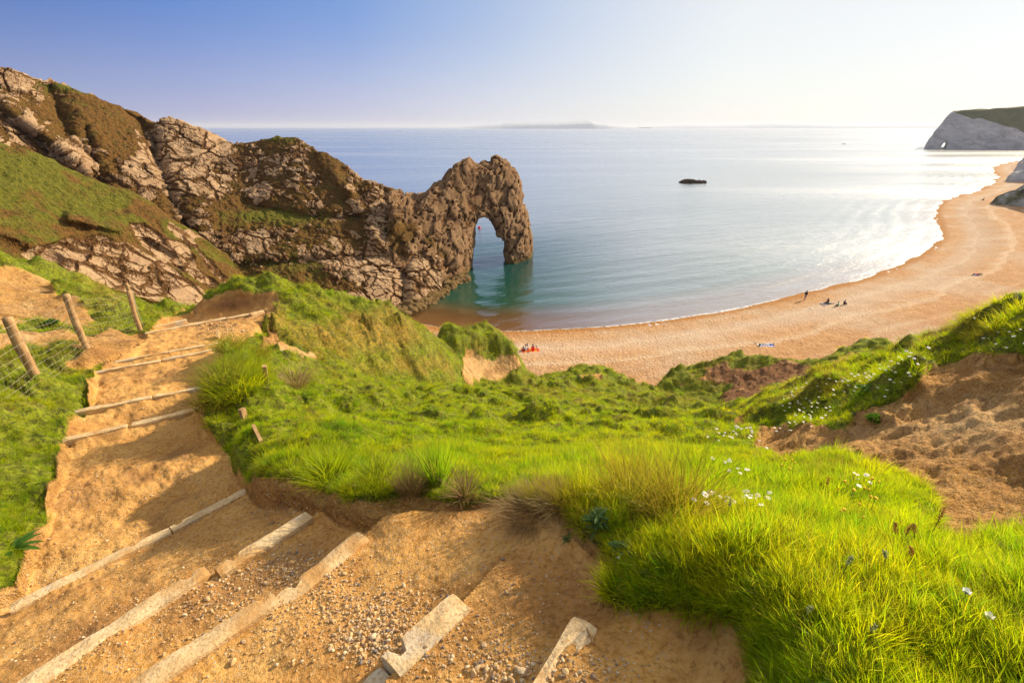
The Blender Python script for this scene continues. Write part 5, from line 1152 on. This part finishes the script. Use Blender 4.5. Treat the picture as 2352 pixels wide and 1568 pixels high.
def stand():
    return dict(pel=(0, 0, .93), bel=(0, .02, 1.12), chest=(0, .05, 1.33), neck=(0, .09, 1.50), head=(0, .12, 1.60), crown=(0, .13, 1.68), shL=(-.19, .05, 1.40), elL=(-.25, .0, 1.12), wrL=(-.16, .16, 1.0), paL=(-.10, .2, .98), shR=(.19, .05, 1.40), elR=(.25, .0, 1.12), wrR=(.16, .16, 1.0), paR=(.10, .2, .98),
                hiL=(-.1, 0, .88), knL=(-.11, .10, .48), anL=(-.11, .02, .08), toL=(-.12, .18, .04), hiR=(.1, 0, .88), knR=(.11, -.02, .48), anR=(.11, -.22, .10), toR=(.12, -.08, .04))
def sit(fold=True, hug=False):
    d = dict(pel=(0, 0, .15), bel=(0, .02, .34), chest=(0, .06, .55), neck=(0, .10, .72), head=(0, .14, .82), crown=(0, .15, .90), shL=(-.19, .05, .62), elL=(-.25, .16, .38), wrL=(-.14, .36, .34), paL=(-.08, .42, .33), shR=(.19, .05, .62), elR=(.25, .16, .38), wrR=(.14, .36, .34), paR=(.08, .42, .33),
             hiL=(-.1, .04, .13), hiR=(.1, .04, .13))
    if fold: d.update(knL=(-.26, .38, .24), anL=(-.02, .52, .07), toL=(.10, .56, .05), knR=(.26, .38, .24), anR=(.02, .42, .07), toR=(-.12, .44, .05))
    elif hug: d.update(knL=(-.13, .36, .46), anL=(-.12, .56, .08), toL=(-.12, .72, .04), knR=(.13, .36, .46), anR=(.12, .56, .08), toR=(.12, .72, .04))
    else: d.update(knL=(-.12, .46, .14), anL=(-.13, .88, .07), toL=(-.14, .92, .18), knR=(.12, .46, .13), anR=(.14, .88, .07), toR=(.15, .92, .18))
    return d
def lie(prone=False):      # head towards +Y, on the back
    z = .12; d = dict(pel=(0, 0, z), bel=(0, .18, z), chest=(0, .40, z+.01), neck=(0, .57, z+.02), head=(0, .68, z+.05), crown=(0, .77, z+.06), shL=(-.19, .46, z), elL=(-.34, .25, .07), wrL=(-.30, .02, .05), paL=(-.28, -.06, .05), shR=(.19, .46, z), elR=(.30, .66, .06), wrR=(.16, .84, .08), paR=(.08, .88, .1),
                      hiL=(-.1, -.04, z), knL=(-.13, -.46, z+(.10 if not prone else -.02)), anL=(-.14, -.86, .07), toL=(-.15, -.90, .18), hiR=(.1, -.04, z), knR=(.15, -.46, z), anR=(.16, -.88, .07), toR=(.17, -.92, .17))
    d['_f'] = (0, 0, 1); return d
def BZ(x, y):
    d = float(shored(np.array([x]), np.array([y]))[0]); return 1.5*float(sstep(0, 14, d))*min(max(d/14, .35), 1)+min(max(d-10, 0), 60)*.03+.03*min(max(d, 0), 3)
def bpt(px, py):
    z = 1.5
    for _ in range(6): p = atz(px, py, z); z = BZ(p[0], p[1])
    return (p[0], p[1], z-.0)
def pp(P):
    P = dict(P); f = P.pop('_f', None); return P
_person = person
def person(P, *a, **k):
    global _fdir
    f = P.get('_f'); Q = {q: v for q, v in P.items() if q != '_f'}
    return _person(FD(Q, f), *a, **k)
class FD(dict):
    def __init__(s, d, f): super().__init__(d); s.f = f
    def __contains__(s, k): return (s.f is not None) if k == '_f' else dict.__contains__(s, k)
    def get(s, k, d=None): return s.f if k == '_f' and s.f is not None else dict.get(s, k, d)
def off(p, dx, dy): return (p[0]+dx, p[1]+dy, p[2])
q = bpt(1848, 689); person(stand(), dict(top='black', sleeve='black', trouser='grey'), q, -1.0, 'person in a black jacket and grey shorts walking alone at the water edge', s=1.08)
q = bpt(1903, 699); a0 = 1.35
person(lie(), dict(top='black', sleeve='black', trouser='black', shin='black'), off(q, .2, .0), -1.45, 'person in black lying on the grey blanket by the waterline, legs to the left')
person(sit(False), dict(top='black', sleeve='black', trouser='black', shin='black'), off(q, .35, .8), 1.9, 'person in dark clothes sitting up behind the lying one')
q2 = bpt(1925, 704); person(sit(True), dict(top='teal', trouser='brown', shin='navy'), q2, .9, 'person in a turquoise shirt sitting cross-legged with the back to the camera')
person(sit(False, True), dict(top='black', sleeve='black', trouser='black', shin='black'), off(bpt(1934, 702), .5, .4), -1.5, 'person in black sitting hunched at the right end of the group')
def cloth(name, c, w, l, rz, mat, label, cat, seed=1, stripes=None):
    n = 22; u, v = np.meshgrid(np.linspace(-.5, .5, n), np.linspace(-.5, .5, n), indexing='ij'); x = u*w*(1+.06*np.sin(v*7)); y = v*l*(1+.05*np.sin(u*9)); z = .045+.03*fbm(u*5+seed, v*5, o=3); z = np.where((np.abs(u) > .48) | (np.abs(v) > .48), z-.05, z)
    ca, sa = math.cos(rz), math.sin(rz); V = np.stack([x*ca-y*sa, x*sa+y*ca, z], -1).reshape(-1, 3); fm = None
    o = mesh_np(name, V, gridf(n, n), mat if isinstance(mat, list) else [mat], fmat=None if not stripes else [((i//(n-1))//stripes) % 2 for i in range((n-1)**2)]); o.location = c; return tag(o, label, cat)
cloth('blanket', off(q, .1, .1), 2.4, 1.5, .1, CLO['grey'], 'grey blanket under the group in black by the waterline', 'blanket')
def lump(name, c, sz, mat, label, cat, seed=3):
    o = bpy.data.objects.new(name, stone_me(name, seed, mat, 3)); COL.objects.link(o); o.location = (c[0], c[1], c[2]+sz[2]*.28); o.scale = sz; return tag(o, label, cat)
lump('carrier_bag', bpt(1894, 702), (.45, .35, .5), CLO['white'], 'white bag on the shingle in front of the group in black', 'bag')
q = bpt(1217, 806)
person(sit(True), dict(top='white', trouser='navy', shin='navy'), off(q, -.55, -.05), .5, 'person in a white shirt, back turned, at the front of the red blanket')
person(sit(True), dict(top='white', trouser='navy', shin='navy'), off(q, -.35, .75), 2.9, 'person in a white top behind the nearer white shirt on the red blanket')
person(sit(True), dict(top='red', sleeve='red', trouser='red'), off(q, .45, .05), .2, 'person in a bright red top sitting on the red blanket')
person(sit(False, True), dict(top='white', sleeve='pink', trouser='pink'), off(q, .95, .45), -.4, 'child in white and orange at the right of the red blanket', s=.68)
person(sit(True), dict(top='brown', sleeve='brown', trouser='navy', shin='navy'), off(q, -.95, .3), -.6, 'small dark child at the left end of the red blanket', s=.66)
cloth('picnic_blanket', off(q, .1, .15), 2.5, 1.6, .06, [simplec('blanket_red', (.72, .06, .02)), simplec('blanket_orange', (.85, .28, .03))], 'red and orange picnic blanket under the seated family', 'blanket', 2, 3)
q = bpt(1760, 793)
cloth('towel', q, 2.2, .95, .02, [CLO['white'], CLO['blue']], 'blue and white striped towel under the lying person', 'towel', 3, 2)
person(lie(), dict(top='blue', trouser='white'), off(q, .3, .05), -1.52, 'person in a blue shirt and pale shorts lying on a striped towel')
lump('rucksack', off(q, -1.0, -.15), (.42, .3, .62), simplec('bag_grey', (.10, .13, .12)), 'dark grey green rucksack at the foot of the striped towel', 'bag', 5)
for i, dx in enumerate((0, .16)):
    o = lump('shoe', off(q, -1.25+dx, .75), (.10, .3, .12), CLO['navy'], 'dark shoe of the pair beyond the rucksack', 'shoe', 7+i); o['group'] = 'pair of shoes by the towel'
q = bpt(2243, 633); person(lie(), dict(top='blue', trouser='brown', sleeve='navy'), q, 1.5, 'far sunbather lying flat high on the beach near the right edge', s=1.05)
person(lie(), dict(top='red', trouser='black', shin='black'), off(q, 1.0, .9), 1.5, 'second far sunbather in red lying beyond the first', s=1.0)
q = bpt(2259, 461); person(sit(False, True), dict(top='black', sleeve='black', trouser='navy', shin='navy'), q, 1.2, 'distant dark figure sitting alone on the far beach', s=1.15)
# gull
p = bpt(1859, 712); root = empty('gull', p, .6)
V, Fc = tube([(0, -.24, .20), (0, -.12, .19), (0, .0, .20), (0, .12, .24), (0, .17, .30), (0, .20, .34), (0, .24, .345)], [.01, .05, .075, .06, .035, .038, .015], 10); mesh_np('body', V, Fc, [CLO['white']], parent=root)
V, Fc = join([tube([(s*.07, .1, .23), (s*.085, -.08, .22), (s*.03, -.30, .20)], [.02, .035, .006], 6) for s in (-1, 1)]); mesh_np('wings', V, Fc, [CLO['grey']], parent=root)
V, Fc = join([tube([(s*.03, .02, .0), (s*.03, .0, .16)], .006, 5) for s in (-1, 1)]+[tube([(0, .24, .345), (0, .29, .335)], [.01, .003], 5)]); mesh_np('bill_and_legs', V, Fc, [YEL], parent=root); tag(root, 'white gull standing on the shingle below the walking person', 'gull')
# buoy and a small boat far out
p = atz(1101, 524, 0.); root = empty('buoy', (p[0], p[1], .05)); V, Fc = tube([(0, 0, -.3), (0, 0, -.1), (0, 0, .2), (0, 0, .45), (0, 0, .6)], [.18, .4, .45, .3, .06], 12); mesh_np('float', V, Fc, [CLO['red']], parent=root)
V, Fc = tube([(0, 0, .6), (0, 0, .85)], .03, 6); mesh_np('ring', V, Fc, [CLO['grey']], parent=root); tag(root, 'small red buoy seen through the arch', 'buoy')
p = atz(1938, 331.5, 0.); root = empty('boat', (p[0], p[1], 0)); V = []; N = 14
for i in range(N+1):
    t = i/N*2-1; b = 1.1*(1-abs(t)**3)**.8*.9+.02
    for (u, v) in ((-1, .75), (-.8, .1), (-.3, -.25), (.3, -.25), (.8, .1), (1, .75), (.8, .6), (.3, .15), (-.3, .15), (-.8, .6)): V.append((t*3.6, u*b, v*.9+.25*t*t))
Fc = [(i*10+j, i*10+(j+1) % 10, (i+1)*10+(j+1) % 10, (i+1)*10+j) for i in range(N) for j in range(10)]
mesh_np('hull', V, Fc, [CLO['black']], parent=root)
V, Fc = tube([(0, 0, .3), (0, 0, .8), (.1, 0, 1.3), (.1, 0, 1.5)], [.3, .3, .2, .14], 8); mesh_np('rower', V, Fc, [CLO['black']], parent=root); tag(root, 'tiny dark boat far out towards the chalk headland', 'boat')
# ================================================================ sea haze: even pale air over the whole scene
t = NT('haze'); vp = t.n('ShaderNodeVolumePrincipled'); t.put(vp, 'Color', (.80, .87, 1.)); t.put(vp, 'Density', 7e-5); t.put(vp, 'Anisotropy', .2); t.l(vp.outputs[0], t.out.inputs['Volume'])
x0, x1, y0_, y1, z0, z1 = -25500, 25500, -800, 25500, -9., 130.
V = [(x, y, z) for x in (x0, x1) for y in (y0_, y1) for z in (z0, z1)]
tag(mesh_np('haze', V, [(0, 1, 3, 2), (4, 6, 7, 5), (0, 4, 5, 1), (2, 3, 7, 6), (0, 2, 6, 4), (1, 5, 7, 3)], [t.m], smooth=False), 'faint pale sea haze over the bay', 'haze', kind='stuff')
# ================================================================ light, sky, camera
SUN_AZ = math.radians(56); SUN_EL = math.radians(27)
W = bpy.data.worlds.new('World'); SC.world = W; W.use_nodes = True; nt = W.node_tree; nt.nodes.clear()
wo = nt.nodes.new('ShaderNodeOutputWorld'); bg = nt.nodes.new('ShaderNodeBackground'); sky = nt.nodes.new('ShaderNodeTexSky')
sky.sky_type = 'NISHITA'; sky.sun_disc = False; sky.sun_elevation = SUN_EL; sky.sun_rotation = SUN_AZ; sky.dust_density = .6; sky.ozone_density = 3; sky.air_density = 1.0; sky.altitude = 0
# evening haze: whiter towards the sun and the horizon, deeper blue away from it, laid over the physical sky
def _n(ty, **k):
    n = nt.nodes.new(ty)
    for a, v in k.items(): setattr(n, a, v)
    return n
tc = _n('ShaderNodeTexCoord'); nrm_ = _n('ShaderNodeVectorMath', operation='NORMALIZE'); nt.links.new(tc.outputs['Generated'], nrm_.inputs[0])
sep = _n('ShaderNodeSeparateXYZ'); nt.links.new(nrm_.outputs[0], sep.inputs[0])
dot = _n('ShaderNodeVectorMath', operation='DOT_PRODUCT'); nt.links.new(nrm_.outputs[0], dot.inputs[0]); dot.inputs[1].default_value = (math.sin(SUN_AZ), math.cos(SUN_AZ), 0)
def ramp(src, pts):
    r = _n('ShaderNodeValToRGB'); nt.links.new(src, r.inputs[0]); e = r.color_ramp.elements
    while len(e) < len(pts): e.new(.5)
    for q, (p_, c_) in zip(e, pts): q.position = p_; q.color = (*c_, 1)
    return r.outputs[0]
m01 = _n('ShaderNodeMapRange'); nt.links.new(dot.outputs['Value'], m01.inputs[0]); m01.inputs[1].default_value = -.2; m01.inputs[2].default_value = 1
hor = ramp(m01.outputs[0], [(0, (.34, .38, .68)), (.22, (.46, .47, .78)), (.42, (.62, .62, .86)), (.62, (.82, .82, .93)), (.85, (1.0, 1.0, .97))])
zen = ramp(m01.outputs[0], [(0, (.05, .15, .54)), (.20, (.10, .24, .69)), (.42, (.20, .36, .80)), (.60, (.46, .58, .86)), (.85, (1.0, 1.0, .98))])
el = _n('ShaderNodeMapRange', interpolation_type='SMOOTHSTEP'); nt.links.new(sep.outputs[2], el.inputs[0]); el.inputs[1].default_value = -.03; el.inputs[2].default_value = .20
mxc = _n('ShaderNodeMix', data_type='RGBA'); nt.links.new(el.outputs[0], mxc.inputs[0]); nt.links.new(hor, mxc.inputs[6]); nt.links.new(zen, mxc.inputs[7])
up_ = _n('ShaderNodeMapRange', interpolation_type='SMOOTHSTEP'); nt.links.new(sep.outputs[2], up_.inputs[0]); up_.inputs[1].default_value = .22; up_.inputs[2].default_value = .75  # bright warm overhead sky, out of view, added as fill light
mxu = _n('ShaderNodeMix', data_type='RGBA'); nt.links.new(up_.outputs[0], mxu.inputs[0]); nt.links.new(mxc.outputs[2], mxu.inputs[6]); mxu.inputs[7].default_value = (.95, .90, .84, 1)
nt.links.new(sky.outputs[0], bg.inputs[0]); bg.inputs[1].default_value = .014
bg2 = _n('ShaderNodeBackground'); nt.links.new(mxu.outputs[2], bg2.inputs[0]); bg2.inputs[1].default_value = .51
ad = _n('ShaderNodeAddShader'); nt.links.new(bg.outputs[0], ad.inputs[0]); nt.links.new(bg2.outputs[0], ad.inputs[1]); nt.links.new(ad.outputs[0], wo.inputs[0])
sd_ = bpy.data.lights.new('sun', 'SUN'); sd_.energy = 5.7; sd_.angle = math.radians(.6); sd_.color = (1, .83, .60)
so = bpy.data.objects.new('sun', sd_); COL.objects.link(so)
dv = Vector((math.sin(SUN_AZ)*math.cos(SUN_EL), math.cos(SUN_AZ)*math.cos(SUN_EL), math.sin(SUN_EL)))
so.rotation_euler = dv.to_track_quat('Z', 'Y').to_euler()
cd = bpy.data.cameras.new('camera'); co = bpy.data.objects.new('camera', cd); COL.objects.link(co)
cd.sensor_width = 36; cd.lens = 36*F/2352; cd.clip_start = .05; cd.clip_end = 60000
co.location = (0, 0, EYE); co.rotation_euler = (math.radians(90)-PT, 0, 0); SC.camera = co
SC.view_settings.view_transform = 'Standard'; SC.view_settings.look = 'None'; SC.view_settings.exposure = .58; SC.view_settings.gamma = 1
SC.cycles.max_bounces = 5; SC.cycles.diffuse_bounces = 2; SC.cycles.glossy_bounces = 2; SC.cycles.transmission_bounces = 3; SC.cycles.transparent_max_bounces = 4
SC.render.resolution_x = 1024; SC.render.resolution_y = 682
